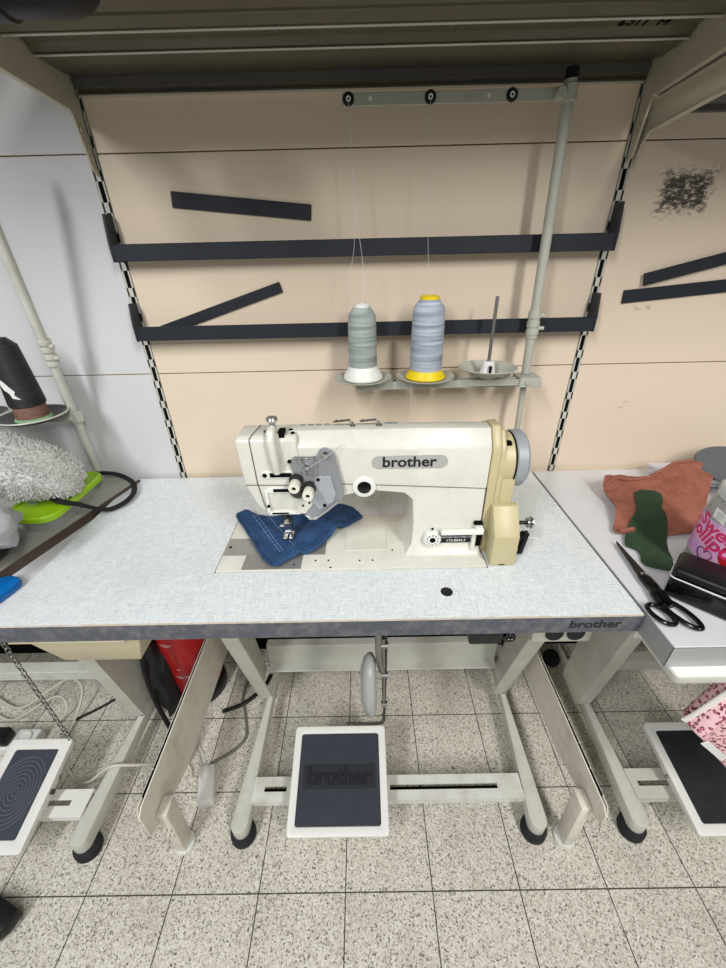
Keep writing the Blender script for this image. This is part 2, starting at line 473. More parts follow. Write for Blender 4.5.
for X in (-.481, .519):
    b = B(); b.prism(bp, 'x', X-.002, X+.002)
    s = -1 if X < 0 else 1
    b.prism([(-.034,1.492),(-.178,1.500),(-.40,1.528),(-.40,1.530),(-.178,1.502),(-.034,1.494)], 'x', X, X+s*.008)
    b.cyl((X-.004,-.022,1.470), (X+.004,-.022,1.470), .004, n=10)
    finish(b, 'bracket', M_brkt, t, .0005, 1)
text('stencil_marks', '6011  M', .022, T(.43,-.122,1.5475) @ Matrix.Rotation(PI, 4, 'X') , M_slot, t, .0004)
t = thing('metal_shelf', 'dark metal shelf at upper right, lower than the main one, with its slanted bracket', 'shelf', (1.0, 0, 1.45))
b = B(); b.prism([(-.002,1.475),(-.012,1.475),(-.012,1.505),(-.03,1.505),(-.03,1.48),(-.40,1.48),(-.40,1.52),(-.002,1.52)], 'x', .545, 1.48)
finish(b, 'shelf_deck', M_shelfdk, t, .0008, 1)
b = B(); b.prism([(-.003,1.395),(-.012,1.43),(-.03,1.447),(-.17,1.456),(-.40,1.475),(-.40,1.505),(-.17,1.497),(-.03,1.492),(-.003,1.50)], 'x', .5315, .5355)
b.prism([(-.03,1.447),(-.17,1.456),(-.40,1.475),(-.40,1.477),(-.17,1.458),(-.03,1.449)], 'x', .5315, .5445)
finish(b, 'bracket', M_brkt, t, .0005, 1)

t = thing('work_lamp', 'glossy black rounded lamp head hanging under the shelf at upper left', 'lamp', (-.30, -.375, 1.538))
b = B(); secs = []
for x, r in ((-.345,.019),(-.335,.023),(-.30,.0235),(-.298,.021),(-.262,.022),(-.238,.0225),(-.222,.019),(-.212,.013),(-.208,.004)):
    secs.append([(x-.030, -.375+1.35*r*math.cos(2*PI*k/24), 1.497+r*math.sin(2*PI*k/24)*(1 if math.sin(2*PI*k/24)<0 else 1.1)) for k in range(24)])
b.loft(secs); finish(b, 'lamp_head', plain('lamp_black', (9,9,11), .38, spec=.25), t, 0)
b = B(); b.tube(catmull([(-.36,-.375,1.497),(-.40,-.375,1.485),(-.44,-.375,1.492),(-.458,-.378,1.512),(-.462,-.38,1.5388)], 6), .010, 10); finish(b, 'lamp_neck', M_blackpl, t)
b = B(); b.box(-.312,-.292,-.385,-.365,1.515,1.5385); finish(b, 'mounting_foot', M_blackpl, t)

t = thing('metal_shelf', 'metal shelf of the left wall bay above the white panels', 'shelf', (-1.0, 0, 1.6))
b = B(); b.prism([(-.002,1.60),(-.012,1.60),(-.012,1.63),(-.03,1.63),(-.03,1.61),(-.40,1.61),(-.40,1.65),(-.002,1.65)], 'x', -1.49, -.492); finish(b, 'shelf_deck', M_shelf, t, .0008, 1)
# ------------------------------------------------------------------ thread stands
def cone(name, lab, c, r, h, mt, mb, mc, cap=.4, rb=None, bh=.024):
    t = thing(name, lab, 'thread', c)
    x, y, z = c; rb = rb or r*1.45
    b = B(); b.lathe([(rb*.97,0),(rb,.003),(rb*.96,bh*.4),(r*1.05,bh),(r*.98,bh+.004)], c); finish(b, 'cone_base', mb, t)
    b = B(); b.lathe([(r*.96,bh),(r,bh+.006),(r*.985,h*.4),(r*.95,h*.78),(r*.90,h*.87),(r*cap*1.1,h*.955)], c); finish(b, 'thread_winding', mt, t)
    b = B(); b.lathe([(r*cap,h*.945),(r*cap*1.08,h*.955),(r*cap*1.08,h*.99),(r*cap*.9,h),(r*cap*.5,h),(r*cap*.5,h-.01)], c, n=24); finish(b, 'cone_cap', mc, t)
    return t
YS = -.082
t = thing('thread_stand', 'tall pale metal thread stand pole with spool arm behind the machine', 'thread stand', (.382, -.058, ZT))
P0, P1 = V((.389,-.055,ZT)), V((.3615,-.065,1.506))
def onp(z): return P0+(P1-P0)*((z-ZT)/(P1.z-ZT))
b = B(); b.cyl(onp(1.03), P1, .0095); finish(b, 'pole', M_stand, t)
b = B(); b.cyl(onp(ZT+.001), onp(1.04), .0065); finish(b, 'lower_rod', M_stand, t)
b = B(); b.cyl(onp(ZT+.0005), onp(ZT+.012), .020, .016); finish(b, 'base_collar', M_stand, t)
b = B(); b.cyl(P1, P1+V((0,0,.014)), .0102); finish(b, 'pole_cap', M_blackpl, t)
b = B()
for z in (1.112, 1.128, 1.145): b.cyl(onp(z), onp(z+.010), .013)
b.cyl(onp(1.105), onp(1.16), .0115)
q = onp(1.125); b.cyl(q, q+V((.022,-.004,0)), .004, n=10); q = onp(1.15); b.cyl(q, q+V((.020,-.004,0)), .004, n=10)
finish(b, 'collar', M_stand, t, .0006, 1)
q = onp(1.02)
b = B(); b.box(-.002, .385, -.092, -.072, 1.010, 1.014); b.box(-.002, .385, -.092, -.090, 1.010, 1.026); b.box(-.002, .385, -.074, -.072, 1.010, 1.026)
b.box(.355, .402, -.095, -.045, 1.008, 1.028)
b.cyl((.372,-.094,1.018), (.372,-.099,1.018), .005, n=12); b.cyl((.012,-.091,1.018), (.012,-.095,1.018), .004, n=10)
finish(b, 'spool_arm', M_stand, t, .001, 1)
for X in (.014, .150, .285):
    b = B()
    if X < .2: b.lathe([(.0,0),(.030,-.0),(.055,.004),(.0625,.008),(.0625,.0095),(.054,.006),(.030,.002),(.0,.002)], (X, YS, 1.027), n=40)
    else: b.lathe([(.0,0),(.015,0),(.060,.022),(.0625,.024),(.061,.0255),(.015,.003),(.0,.003)], (X, YS+.002, 1.027), n=40)
    finish(b, 'spool_disc', M_stand, t, 0, ang=50)
b = B(); b.cyl((.285,YS,1.029), (.285,YS,1.064), .018, .0125); b.box(.281,.289,YS-.0185,YS-.014,1.036,1.058,1); finish(b, 'spool_holder', [M_white2, M_slot], t, .0008, 1)
b = B(); b.cyl((.285,YS,1.06), (.285,YS,1.190), .0035, n=10); finish(b, 'spool_pin', M_steel, t)
b = B(); b.box(-.012, .352, -.067, -.064, 1.480, 1.4965); b.cyl((.338,-.0655,1.488), (.366,-.0655,1.488), .009); b.cyl(onp(1.478), onp(1.500), .013)
b.cyl((.345,-.080,1.488), (.345,-.06,1.488), .008, n=14)
finish(b, 'guide_arm', M_stand, t, .0008, 1)
for X in (-.001, .134, .268):
    b = B(); b.torus((X,-.068,1.4885), .0065, .003, 'y'); b.cyl((X,-.0675,1.4885), (X,-.0655,1.4885), .0068, n=16)
    o = finish(b, 'guide_eyelet', M_blackpl, t)
    b = B(); b.torus((X,-.0705,1.4885), .0030, .0012, 'y', 16, 6); g = finish(b, 'eyelet_ring', M_white2, o)
for X in (.035, .23):
    b = B(); b.cyl((X,-.0682,1.4885), (X,-.066,1.4885), .003, n=10); finish(b, 'screw', M_white2, t)

c1 = cone('thread_cone', 'grey-green thread cone on white base, leftmost on the stand', (.014, YS, 1.0325), .0305, .150, M_th1, M_white2, M_white2, .5, rb=.043)
c2 = cone('thread_cone', 'pale blue-grey thread cone on bright yellow base in the middle of the stand', (.150, YS, 1.0325), .0345, .162, M_th2, M_yellow, M_yellow, .52, rb=.044, bh=.014)
b = B(); b.tube(catmull([(.014,YS-.005,1.181),(.020,-.078,1.23),(.008,-.072,1.33),(.002,-.070,1.42),(-.001,-.071,1.487)], 6), .0005, 4)
b.tube(catmull([(.006,YS-.014,1.182),(-.012,-.09,1.21),(.002,-.08,1.28),(.003,-.072,1.38),(-.001,-.071,1.487)], 6), .0004, 4)
finish(b, 'loose_thread', M_thr, c1)
b = B(); b.tube(catmull([(.150,YS-.006,1.194),(.142,-.075,1.28),(.138,-.071,1.4),(.134,-.071,1.487)], 6), .0004, 4)
finish(b, 'loose_thread', M_thr, c2)
b = B(); b.tube(catmull([(.118,-.10,1.027),(.112,-.16,1.02),(.098,-.262,1.012)], 8), .0004, 4)
finish(b, 'loose_thread', M_thr, c2)

# left neighbour's thread stand
t = thing('thread_stand', 'tilted pale thread stand at the left edge in front of the white wall', 'thread stand', (-.70, -.02, ZT-.01))
L0, L1 = V((-.700,-.012,ZT-.012)), V((-.605,-.15,1.44))
def onl(z): return L0+(L1-L0)*((z-L0.z)/(L1.z-L0.z))
b = B(); b.cyl(onl(.91), L1, .0095); finish(b, 'pole', M_leg, t)
b = B(); b.cyl(L0, onl(.92), .0085); finish(b, 'lower_rod', M_leg, t)
b = B()
for z in (1.075,1.09,1.105,1.12): b.cyl(onl(z), onl(z+.008), .0135)
q = onl(1.09); b.cyl(q, q+V((.021,-.004,0)), .004, n=10); q = onl(1.115); b.cyl(q, q+V((.021,-.004,0)), .004, n=10)
finish(b, 'collar', M_leg, t, .0006, 1)
q = onl(.945)
b = B(); b.box(q.x-.30, q.x+.012, q.y-.014, q.y+.014, .940, .958); b.cyl((q.x, q.y-.017, .949), (q.x, q.y-.021, .949), .004, n=10); b.cyl((q.x+.003,q.y,.936),(q.x+.003,q.y,.962), .014); finish(b, 'spool_arm', M_leg, t, .0015, 1)
LX, LY, LZ = -.715, -.115, .962
for X in (LX, LX-.135):
    b = B(); b.lathe([(0,0),(.03,0),(.062,.010),(.066,.014),(.066,.017),(.060,.015),(.03,.004),(0,.004)], (X, LY, LZ), n=40); o = finish(b, 'spool_disc', M_greydk, t, 0, ang=60)
    b = B(); b.torus((X, LY, LZ+.016), .066, .0018, 'z', 40, 6); finish(b, 'disc_rim', M_leg, o)
c3 = thing('thread_cone', 'tall black thread cone with a white tape scrap, on left stand', 'thread', (LX, LY, LZ+.006))
c = (LX, LY, LZ+.006)
b = B(); b.lathe([(.034,0),(.036,.002),(.033,.006),(.031,.007)], c); finish(b, 'cone_base', M_green if False else plain('pale_green_plastic',(120,160,120),.4), c3)
b = B(); b.lathe([(.031,.006),(.0305,.035),(.0300,.036)], c); finish(b, 'cone_tube', plain('brown_pattern',(128,92,80),.7, dirt=.9, dirtc=(60,50,50), dscale=160), c3)
b = B(); b.lathe([(.0335,.034),(.034,.04),(.029,.12),(.0265,.155),(.013,.170)], c); finish(b, 'thread_winding', M_th3, c3)
b = B()
tp = [(-.004,.10),(.002,.092),(.006,.085),(.012,.075),(.009,.068),(.016,.058),(.004,.062),(.002,.072),(-.006,.08),(-.010,.092)]
b._add([(LX+x*1.0, LY-math.sqrt(max(0,.0345**2-x*x))-.0005, LZ+z) for x,z in tp]+[(LX+x*1.0, LY-math.sqrt(max(0,.0345**2-x*x))+.001, LZ+z) for x,z in tp],
       [tuple(range(10))[::-1], tuple(range(10,20))]+[(i,(i+1)%10,10+(i+1)%10,10+i) for i in range(10)])
finish(b, 'tape_scrap', M_white2, c3)

# ------------------------------------------------------------------ sewing table
def foot_pad(b, x, y, r=.030): b.lathe([(r*1.0,0),(r*1.08,.006),(r*1.05,.026),(r*.8,.036)], (x, y, 0), n=28)
def table_leg(t, X, s, y0=-.212, y1=-.392, yf=-.548):
    """one end frame; s = +1 when its outer side faces +x"""
    b = B()
    w = .021
    yb = -.030
    n = 8; pl = [(X-w,yb)]
    pl += [(X+w*math.cos(PI+PI*k/n), yf+w-w*math.sin(PI*k/n)) for k in range(n+1)]+[(X+w, yb)]
    b.prism(pl[1:], 'z', .034, .074)
    o = finish(b, 'leg', M_leg, t, .003, 2)
    # upright: outer web with front and rear flanges, leaning forward
    b2 = B()
    f0, f1, d = (y0,.074), (y1,.712), .100
    def q(x0, x1, a, c): b2.hexa([(x0,f0[0]+a,f0[1]),(x1,f0[0]+a,f0[1]),(x1,f0[0]+c,f0[1]),(x0,f0[0]+c,f0[1])],
                                 [(x0,f1[0]+a,f1[1]),(x1,f1[0]+a,f1[1]),(x1,f1[0]+c*1.6,f1[1]),(x0,f1[0]+c*1.6,f1[1])])
    xo = X+s*w
    q(min(xo, xo-s*.004), max(xo, xo-s*.004), 0, d)
    q(X-w, X+w, 0, .005)
    finish(b2, 'upright', M_leg, o, .0015, 1)
    for y in (yf+.022, yb-.018):
        b3 = B(); foot_pad(b3, X, y, .0285 if y < -.3 else .026); finish(b3, 'rubber_foot', M_rubber, o)
    return o
def treadle_geo(t, c, w, d, ang, mat_pad, name='treadle', inner=.018):
    """tilting pedal plate; c = centre, front edge lower"""
    M = T(*c) @ Matrix.Rotation(ang, 4, 'X')
    b = B(); b.M = M
    b.prism(rrect(0,0,w,d,.009,0,5), 'z', -.012, 0)
    ou = rrect(0,0,w,d,.009,0,5); oi = rrect(0,0,w-2*inner,d-2*inner,.005,0,5)
    b.loft([[(x,y,0) for x,y in ou],[(x,y,.003) for x,y in ou],[(x*.985,y*.985,.0045) for x,y in ou],[(x,y,.0045) for x,y in oi],[(x,y,-.0005) for x,y in oi]], False)
    for s in (-1, 1): b.box(s*(w/2-.012)-.004, s*(w/2-.012)+.004, -.03, .03, -.030, -.012)
    o = finish(b, name, M_whitecl, t, .002, 2)
    b = B(); b.M = M; b.prism(rrect(0,0,w-2*inner-.002,d-2*inner-.002,.005,0,5), 'z', .0002, .0052)
    p = finish(b, 'tread_mat', mat_pad, o, .0015, 1)
    return o, p, M

t = thing('sewing_table', 'long sewing table with pale blue-grey woven laminate top and slate front edge', 'table', (-.075, -.26, 0))
X0, X1, Y0, Y1 = -.6105, .4600, -.503, -.014
HX0, HX1, HY0, HY1 = -.274, .2415, -.3885, -.204
def holed(b, z0, z1):
    xs = [X0, HX0, HX1, X1]; ys = [Y0, HY0, HY1, Y1]; vs = []
    for z in (z0, z1):
        for y in ys:
            for x in xs: vs.append((x, y, z))
    idx = lambda i, j, k: k*16+j*4+i
    fs = []
    for j in range(3):
        for i in range(3):
            if i == 1 and j == 1: continue
            fs.append((idx(i,j,1), idx(i+1,j,1), idx(i+1,j+1,1), idx(i,j+1,1)))
            fs.append((idx(i,j+1,0), idx(i+1,j+1,0), idx(i+1,j,0), idx(i,j,0)))
    for i in range(3):
        fs += [(idx(i,0,0),idx(i+1,0,0),idx(i+1,0,1),idx(i,0,1)), (idx(i+1,3,0),idx(i,3,0),idx(i,3,1),idx(i+1,3,1))]
        fs += [(idx(0,i+1,0),idx(0,i,0),idx(0,i,1),idx(0,i+1,1)), (idx(3,i,0),idx(3,i+1,0),idx(3,i+1,1),idx(3,i,1))]
    fs += [(idx(1,1,0),idx(2,1,0),idx(2,1,1),idx(1,1,1)), (idx(2,2,0),idx(1,2,0),idx(1,2,1),idx(2,2,1)),
           (idx(1,2,0),idx(1,1,0),idx(1,1,1),idx(1,2,1)), (idx(2,1,0),idx(2,2,0),idx(2,2,1),idx(2,1,1))]
    b._add(vs, fs)
b = B(); holed(b, .7515, ZT); finish(b, 'laminate_top', M_lam, t)
b = B(); holed(b, .7165, .7512); finish(b, 'core_board', M_edge, t)
b = B(); b.box(X0-.001, X1+.001, Y0-.002, Y0, .7165, .7512); b.box(X0-.002, X0-.0001, Y0, Y1, .7165, .7512); b.box(X1+.0001, X1+.002, Y0, Y1, .7165, .7512)
e = finish(b, 'edge_band', M_edge, t)
text('front_logo', 'brother', .0235, T(.386,Y0-.0021,.7345) @ FRONT, M_logo, e, .0003, .0006, 1.15)
b = B(); b.box(X0-.0005, X1, Y0-.0015, Y0, .7513, .7545); finish(b, 'worn_edge', plain('worn_chipboard', (196,184,168), .8, dirt=.8, dirtc=(226,226,222), dscale=50), t)
b = B(); b.lathe([(.0105,0),(.0105,.0006),(.006,.0012),(0,.0012)], (.152,-.447,ZT), n=24); finish(b, 'hole_plug', M_blackpl, t)
legL = table_leg(t, -.310, -1); legR = table_leg(t, .418, 1)
b = B(); b.box(-.292, .400, -.170, -.165, .180, .262); b.box(-.292, .400, -.198, -.165, .178, .182); b.box(-.292, .400, -.165, -.145, .258, .262); finish(b, 'crossbar', M_leg, t, .001, 1)
# slotted foot bar
b = B(); YA, YB2, zz = -.487, -.432, .078
def bar_with_slots(b, x0, x1, slots, YA=YA, YB2=YB2, z=zz, sw=.006):
    ym = (YA+YB2)/2
    b.box(x0, x1, YA, ym-sw, z-.004, z); b.box(x0, x1, ym+sw, YB2, z-.004, z)
    xs = [x0]+[v for s_ in slots for v in s_]+[x1]
    for i in range(0, len(xs), 2): b.box(xs[i]+.0004, xs[i+1]-.0004, ym-sw-.001, ym+sw+.001, z-.0038, z-.0001)
    b.box(x0, x1, YA, YA+.004, z-.022, z-.004); b.box(x0, x1, YB2-.004, YB2, z-.022, z-.004)
bar_with_slots(b, -.292, .400, [(-.262,-.205),(.062,.338)]); b.box(-.27,.36,(YA+YB2)/2-.008,(YA+YB2)/2+.008,zz-.02,zz-.018,1)
finish(b, 'foot_bar', [M_white, M_slot], t)
tr, pad, M = treadle_geo(t, (-.066,-.462,.140), .238, .224, math.radians(14), M_pad)
b = B(); b.M = M; b.box(-.090,.090,-.024,.026,.0052,.0060); finish(b, 'pad_badge', plain('badge_rubber', (38,41,48), .7, spec=.25), tr)
text('pad_logo', 'brother', .050, M @ T(0,0,.0066), M_padlt, tr, .0022, .0014, 1.0)
b = B()
b.tube(catmull([(-.03,-.352,.168),(.02,-.350,.170),(.046,-.348,.172),(.052,-.35,.20),(.048,-.36,.23)], 6), .004, 8)
b.tube([(-.05,-.352,.178),(.045,-.352,.178)], .003, 8); b.tube([(.048,-.352,.178),(.050,-.38,.28),(.050,-.40,.46),(.050,-.41,.716)], .0035, 8)
finish(b, 'link_rod', M_greydk, tr)
# knee lever
b = B(); b.tube(catmull([(.10,-.45,.712),(.045,-.45,.712),(.034,-.45,.700),(.033,-.45,.66),(.034,-.45,.58),(.040,-.45,.545)], 6), .007, 10); b.tube([(.042,-.450,.64),(.044,-.450,.42)], .0035, 8, 0)
for z in (.62,.53,.43): b.cyl((.038,-.450,z), (.052,-.450,z), .006, n=10)
kl = finish(b, 'knee_lever', M_steel, t)
b = B(); b.lathe([(.0,-.020),(.04,-.019),(.060,-.012),(.069,-.002),(.068,.006),(.055,.012),(0,.013)], (.016,-.450,.498), 'x', n=40, squash=(.72,1.18)); finish(b, 'knee_pad', plain('knee_pad_grey',(160,162,160),.3), kl, ang=60)
# tray slung below the left of the top
b = B(); b.box(-.600,-.400,-.500,-.33,.704,.708); b.hexa([(-.545,-.478,.630),(-.405,-.478,.630),(-.405,-.34,.630),(-.545,-.34,.630)],[(-.575,-.494,.704),(-.378,-.494,.704),(-.378,-.335,.704),(-.575,-.335,.704)]); b.box(-.58,-.40,-.45,-.44,.708,.7163); finish(b, 'slung_tray', M_beigepl, t, .006, 3)
b = B(); b.box(.205,.267,-.452,-.36,.620,.7163); kb = finish(b, 'switch_box', M_blackpl, t, .003, 2)
b = B(); b.cyl((.281,-.45,.634), (.281,-.38,.634), .012); b.box(.267,.281,-.42,-.39,.630,.638); b.cyl((.278,-.4505,.634), (.278,-.4525,.634), .0022, n=8, mi=1); b.cyl((.284,-.4505,.634), (.284,-.4525,.634), .0022, n=8, mi=1); finish(b, 'switch_knob', [M_blackgl, M_silver], kb, .001, 1)
b = B(); b.box(.322,.436,-.450,-.415,.620,.7163); ob = finish(b, 'outlet_box', M_stand, t, .004, 2)
for x in (.362,.402): b = B(); b.cyl((x,-.4502,.646), (x,-.453,.646), .0165, n=24); b.torus((x,-.452,.646), .013, .003, 'y', 20, 6); finish(b, 'socket', M_rubber, ob)

# ------------------------------------------------------------------ sewing machine
m = thing('sewing_machine', 'off-white and beige twin-needle industrial sewing machine set into the table', 'sewing machine', (-.01, -.30, ZT))
ZB = .7575
b = B(); b.box(-.2715,.2390,-.386,-.2065,.718,ZB); finish(b, 'bed', M_mach, m, .0015, 2)
b = B(); b.box(-.255,.23,-.375,-.215,.655,.7178); finish(b, 'oil_pan', M_greydk, m, .004, 2)
b = B(); b.box(-.2695,-.186,-.343,-.290,ZB,ZB+.0012); b.cyl((-.2615,-.318,ZB+.0012),(-.2615,-.318,ZB+.002),.003,n=10,mi=1); finish(b, 'slide_plate', [plain('slide_steel',(160,159,155),.4,.35), M_slot], m)
b = B(); b.box(-.223,-.111,-.3845,-.3445,ZB,ZB+.0012); b.box(-.111,-.068,-.3445,-.290,ZB,ZB+.0012); b.box(-.185,-.112,-.343,-.230,ZB,ZB+.0012)
finish(b, 'needle_plate', plain('dull_plate',(150,149,146),.42,.35), m)
b = B(); b.box(-.030,.055,-.335,-.262,ZB,ZB+.0016); finish(b, 'bed_pad', M_mach, m, .0008, 1)
for x, y in ((-.085,-.362),(-.060,-.362),(.0,-.364),(.025,-.364),(.065,-.335),(-.055,-.382),(-.125,-.374)): b = B(); b.cyl((x,y,ZB),(x,y,ZB+(.0008 if x != -.125 else .002)),.0019,n=10); finish(b, 'bed_screw', M_slot, m)
# arm + head + pillar as one casting
def sec(x, zt, zb, zf, yf, yb, ytf=-.316, ytb=-.288):
    return [(x,yf,zb),(x,yf,zf),(x,yf+.006,zf+(zt-zf)*.35),(x,ytf,zt),(x,ytb,zt),(x,yb,zt-.022),(x,yb,zb)]
b = B()
yf, yb = -.338, -.238
b.loft([sec(x, zt, zb, zf, yf, yb) for x, zt, zb, zf in ((-.115,1.008,.868,.986),(-.03,1.008,.888,.984),(.02,1.008,.900,.981),(.085,1.008,.892,.978),(.1,1.008,.878,.977),(.105,1.008,.80,.976),(.105,1.008,.775,.976),(.2315,1.006,.775,.972))])
# splayed foot of the pillar
b.loft([[(x,yf-dy,z),(x,yb,z),(x2,yb,z),(x2,yf-dy,z)] for x,x2,dy,z in ((.105,.2315,0,.90),(.103,.2315,.001,.80),(.101,.2315,.004,.778),(.088,.234,.016,ZB+.002),(.080,.236,.022,ZB+.0003))])
finish(b, 'arm_casting', M_mach, m, .003, 3)
b = B()
def hs(z, x0, x1, y0, y1): return [(x0,y0,z),(x1,y0,z),(x1,y1,z),(x0,y1,z)]
b.loft([hs(.856,-.176,-.070,-.336,-.245),hs(.872,-.184,-.070,-.339,-.243),hs(.916,-.199,-.090,-.341,-.240),hs(.985,-.203,-.100,-.341,-.240),hs(1.001,-.203,-.100,-.341,-.270),hs(1.007,-.200,-.100,-.332,-.284)])
finish(b, 'head_casting', M_mach, m, .003, 3)
b = B()   # seams of the face plate and belt line
b.tube([(-.1785,-.3415,1.003),(-.1765,-.3422,.92),(-.170,-.3418,.873),(-.166,-.338,.858)], .0007, 6)
b.tube([(-.1785,-.3405,1.004),(-.1745,-.331,1.0088),(-.170,-.286,1.0078)], .0007, 6)
b.tube([(-.199,-.3418,.917),(-.10,-.3422,.915)], .0006, 6); b.tube([(-.045,-.3386,.915),(.231,-.3386,.8985)], .0006, 6)
b.tube([(.231,-.3388,.9),(.2315,-.3388,.78)], .0007, 6)
finish(b, 'seam_lines', M_greydk, m)
b = B(); b.lathe([(.0,-.0045),(.0165,-.0045),(.0205,-.003),(.021,0),(0,0)], (.012,-.338,.9075), 'y', n=32); w = finish(b, 'oil_window', M_white2, m)
b = B(); b.lathe([(.0,-.0075),(.009,-.0065),(.0125,-.0045),(.0125,-.004),(0,-.004)], (.012,-.338,.9075), 'y', n=28); finish(b, 'sight_glass', M_blackgl, w, ang=60)
def capsule(x0, x1, z0, z1, n=8):
    r = (z1-z0)/2; zc = (z0+z1)/2
    return [(x0+r-r*math.sin(PI*k/n), zc+r*math.cos(PI*k/n)) for k in range(n+1)]+[(x1-r+r*math.sin(PI*k/n), zc-r*math.cos(PI*k/n)) for k in range(n+1)]
b = B(); b.prism(capsule(.026,.157,.9435,.9675), 'y', -.3400, -.3378); lp = finish(b, 'brand_plate', plain('brand_plate_silver',(186,186,182),.35,.3), m)
text('brand_lettering', 'brother', .0275, T(.0905,-.3402,.9552) @ FRONT, M_logo, lp, .0003, .0006, 1.08)
# dial, plate, lever
b = B(); b.lathe([(0,-.013),(.0145,-.013),(.0165,-.011),(.0175,0),(0,0)], (.1395,-.3405,.795), 'y', n=36); d = finish(b, 'stitch_dial', M_white2, m)
b = B(); b.cyl((.1395,-.3535,.795),(.1395,-.3543,.795),.0055,n=20)
for k in range(10):
    a = 2*PI*k/10+.3; b.box(.1395+.0105*math.cos(a)-.0009,.1395+.0105*math.cos(a)+.0009,-.3541,-.3534,.795+.0105*math.sin(a)-.0012,.795+.0105*math.sin(a)+.0012)
b.cyl((.139,-.346,.8145),(.139,-.346,.8175),.0022,n=8)
finish(b, 'dial_marks', M_slot, d)
b = B(); b.box(.156,.216,-.346,-.3375,.7825,.7995); pl_ = finish(b, 'model_plate', M_blackgl, m, .0004, 1)
text('maker_lettering', 'BROTHER INDUSTRIES LTD', .0048, T(.186,-.3462,.7957) @ FRONT, M_silver, pl_, .0001, 0)
text('model_lettering', 'LT2-B845-3', .0072, T(.186,-.3462,.7880) @ FRONT, M_silver, pl_, .0001, .0001, 1.05)
b = B(); b.box(.214,.222,-.352,-.336,.766,.812); finish(b, 'plate_bracket', M_mach, m, .001, 1)
b = B(); b.hexa([(.152,-.362,.8115),(.232,-.362,.8115),(.232,-.350,.8115),(.157,-.350,.8115)],[(.152,-.360,.820),(.232,-.360,.820),(.232,-.350,.820),(.157,-.350,.820)]); b.box(.219,.233,-.360,-.336,.8115,.822); finish(b, 'reverse_lever', M_whitecl, m, .002, 2)
b = B(); b.box(.217,.233,-.346,-.3385,.822,.829); b.box(.222,.234,-.349,-.338,.775,.8105); finish(b, 'lever_pivot', M_slot, m, .001, 1)
# beige end housing
b = B()
b.loft([[(x,-.341,.7565),(x,-.341,.971),(x,-.335,.985),(x,-.316,1.010),(x,-.287,1.010),(x,-.236,.985),(x,-.236,.7565)] for x in (.2325,.2475)])
b.loft([[(x,-.339,.7565),(x,-.339,.965),(x,-.331,.982),(x,-.314,1.001),(x,-.285,1.001),(x,-.238,.975),(x,-.238,.7565)] for x in (.2475,.2575)])
b.box(.2575,.282,-.337,-.245,.7565,.915)
finish(b, 'end_housing', M_cream, m, .002, 2)
b = B(); b.lathe([(0,-.01),(.050,-.01),(.050,.018),(.048,.020),(0,.020)], (.2575,-.290,.935), 'x', n=48); b.box(.262,.270,-.322,-.306,.974,.980,1); finish(b, 'wheel_housing', [M_cream, M_slot], m, .0, 1)
b = B(); b.prism([(-.384,.7565),(-.384,.822),(-.352,.868),(-.338,.868),(-.338,.7565)], 'x', .2445, .2895)
b.box(.259,.272,-.3847,-.3838,.757,.7605,1)
finish(b, 'belt_cover', [M_cream, M_slot], m, .002, 2)
b = B(); b.lathe([(.0,0),(.0505,0),(.0525,.002),(.0525,.018),(.048,.023),(.03,.024),(.028,.018),(.0,.018)], (.2795,-.290,.935), 'x', n=56); finish(b, 'hand_wheel', M_wheel, m, 0)
b = B(); b.torus((.2785,-.290,.935), .0490, .0014, 'x', 48, 6); finish(b, 'wheel_gap', M_slot, m)
# bobbin winder at the right
b = B(); b.box(.286,.304,-.338,-.322,.775,.822); b.hexa([(.298,-.345,.768),(.318,-.345,.786),(.318,-.330,.786),(.298,-.330,.768)],[(.298,-.345,.780),(.318,-.345,.798),(.318,-.330,.798),(.298,-.330,.780)]); b.hexa([(.308,-.355,.7575),(.315,-.355,.7575),(.315,-.340,.7575),(.308,-.340,.7575)],[(.318,-.345,.798),(.327,-.345,.798),(.327,-.332,.798),(.318,-.332,.798)])
b.cyl((.300,-.330,.815),(.324,-.330,.815),.004,n=12); b.box(.290,.310,-.350,-.335,.7575,.7615)
wd = finish(b, 'bobbin_winder', M_blackpl, m, .001, 1)
for v in wd.data.vertices: v.co.x += .0; v.co.y += 0
b = B(); b.lathe([(0,0),(.009,0),(.010,.0015),(.004,.003),(.004,.006),(.012,.0075),(.012,.010),(0,.010)], (.322,-.330,.815), 'x', n=24); b.lathe([(0,0),(.008,0),(.010,.008),(.006,.012),(0,.012)], (.291,-.353,.770), 'x', n=18); b.tube([(.320,-.345,.792),(.345,-.347,.788)], .001, 6); finish(b, 'winder_wheel', M_chrome, wd)
# knee shelf lever, presser bar regulator on top of head
b = B(); b.tube([(-.138,-.330,1.004),(-.138,-.330,1.020)], .0075, 14)
b.box(-.148,-.129,-.340,-.318,1.000,1.012)
b.tube([(-.139,-.333,1.018),(-.140,-.344,1.016),(-.1405,-.3505,1.004),(-.1385,-.351,.975),(-.1365,-.350,.944)], [.0078,.0080,.0078,.0072,.0068], 16)
fr = finish(b, 'presser_regulator', M_mach, m, .001, 2)
b = B(); b.cyl((-.138,-.330,1.018),(-.138,-.330,1.030),.0055,n=14); b.lathe([(.004,0),(.009,.002),(.010,.006),(.0085,.009),(.0,.009)], (-.138,-.330,1.029), n=20); finish(b, 'regulator_knob', M_chrome, fr)
b = B(); b.box(-.130,-.120,-.337,-.316,1.004,1.014); finish(b, 'regulator_clamp', M_slot, m)
for x, y in ((-.154,-.318),(-.107,-.326),(-.112,-.312)): b = B(); b.cyl((x,y,1.005),(x,y,1.0095),.0033,n=12); finish(b, 'head_screw', M_slot, m)
b = B()
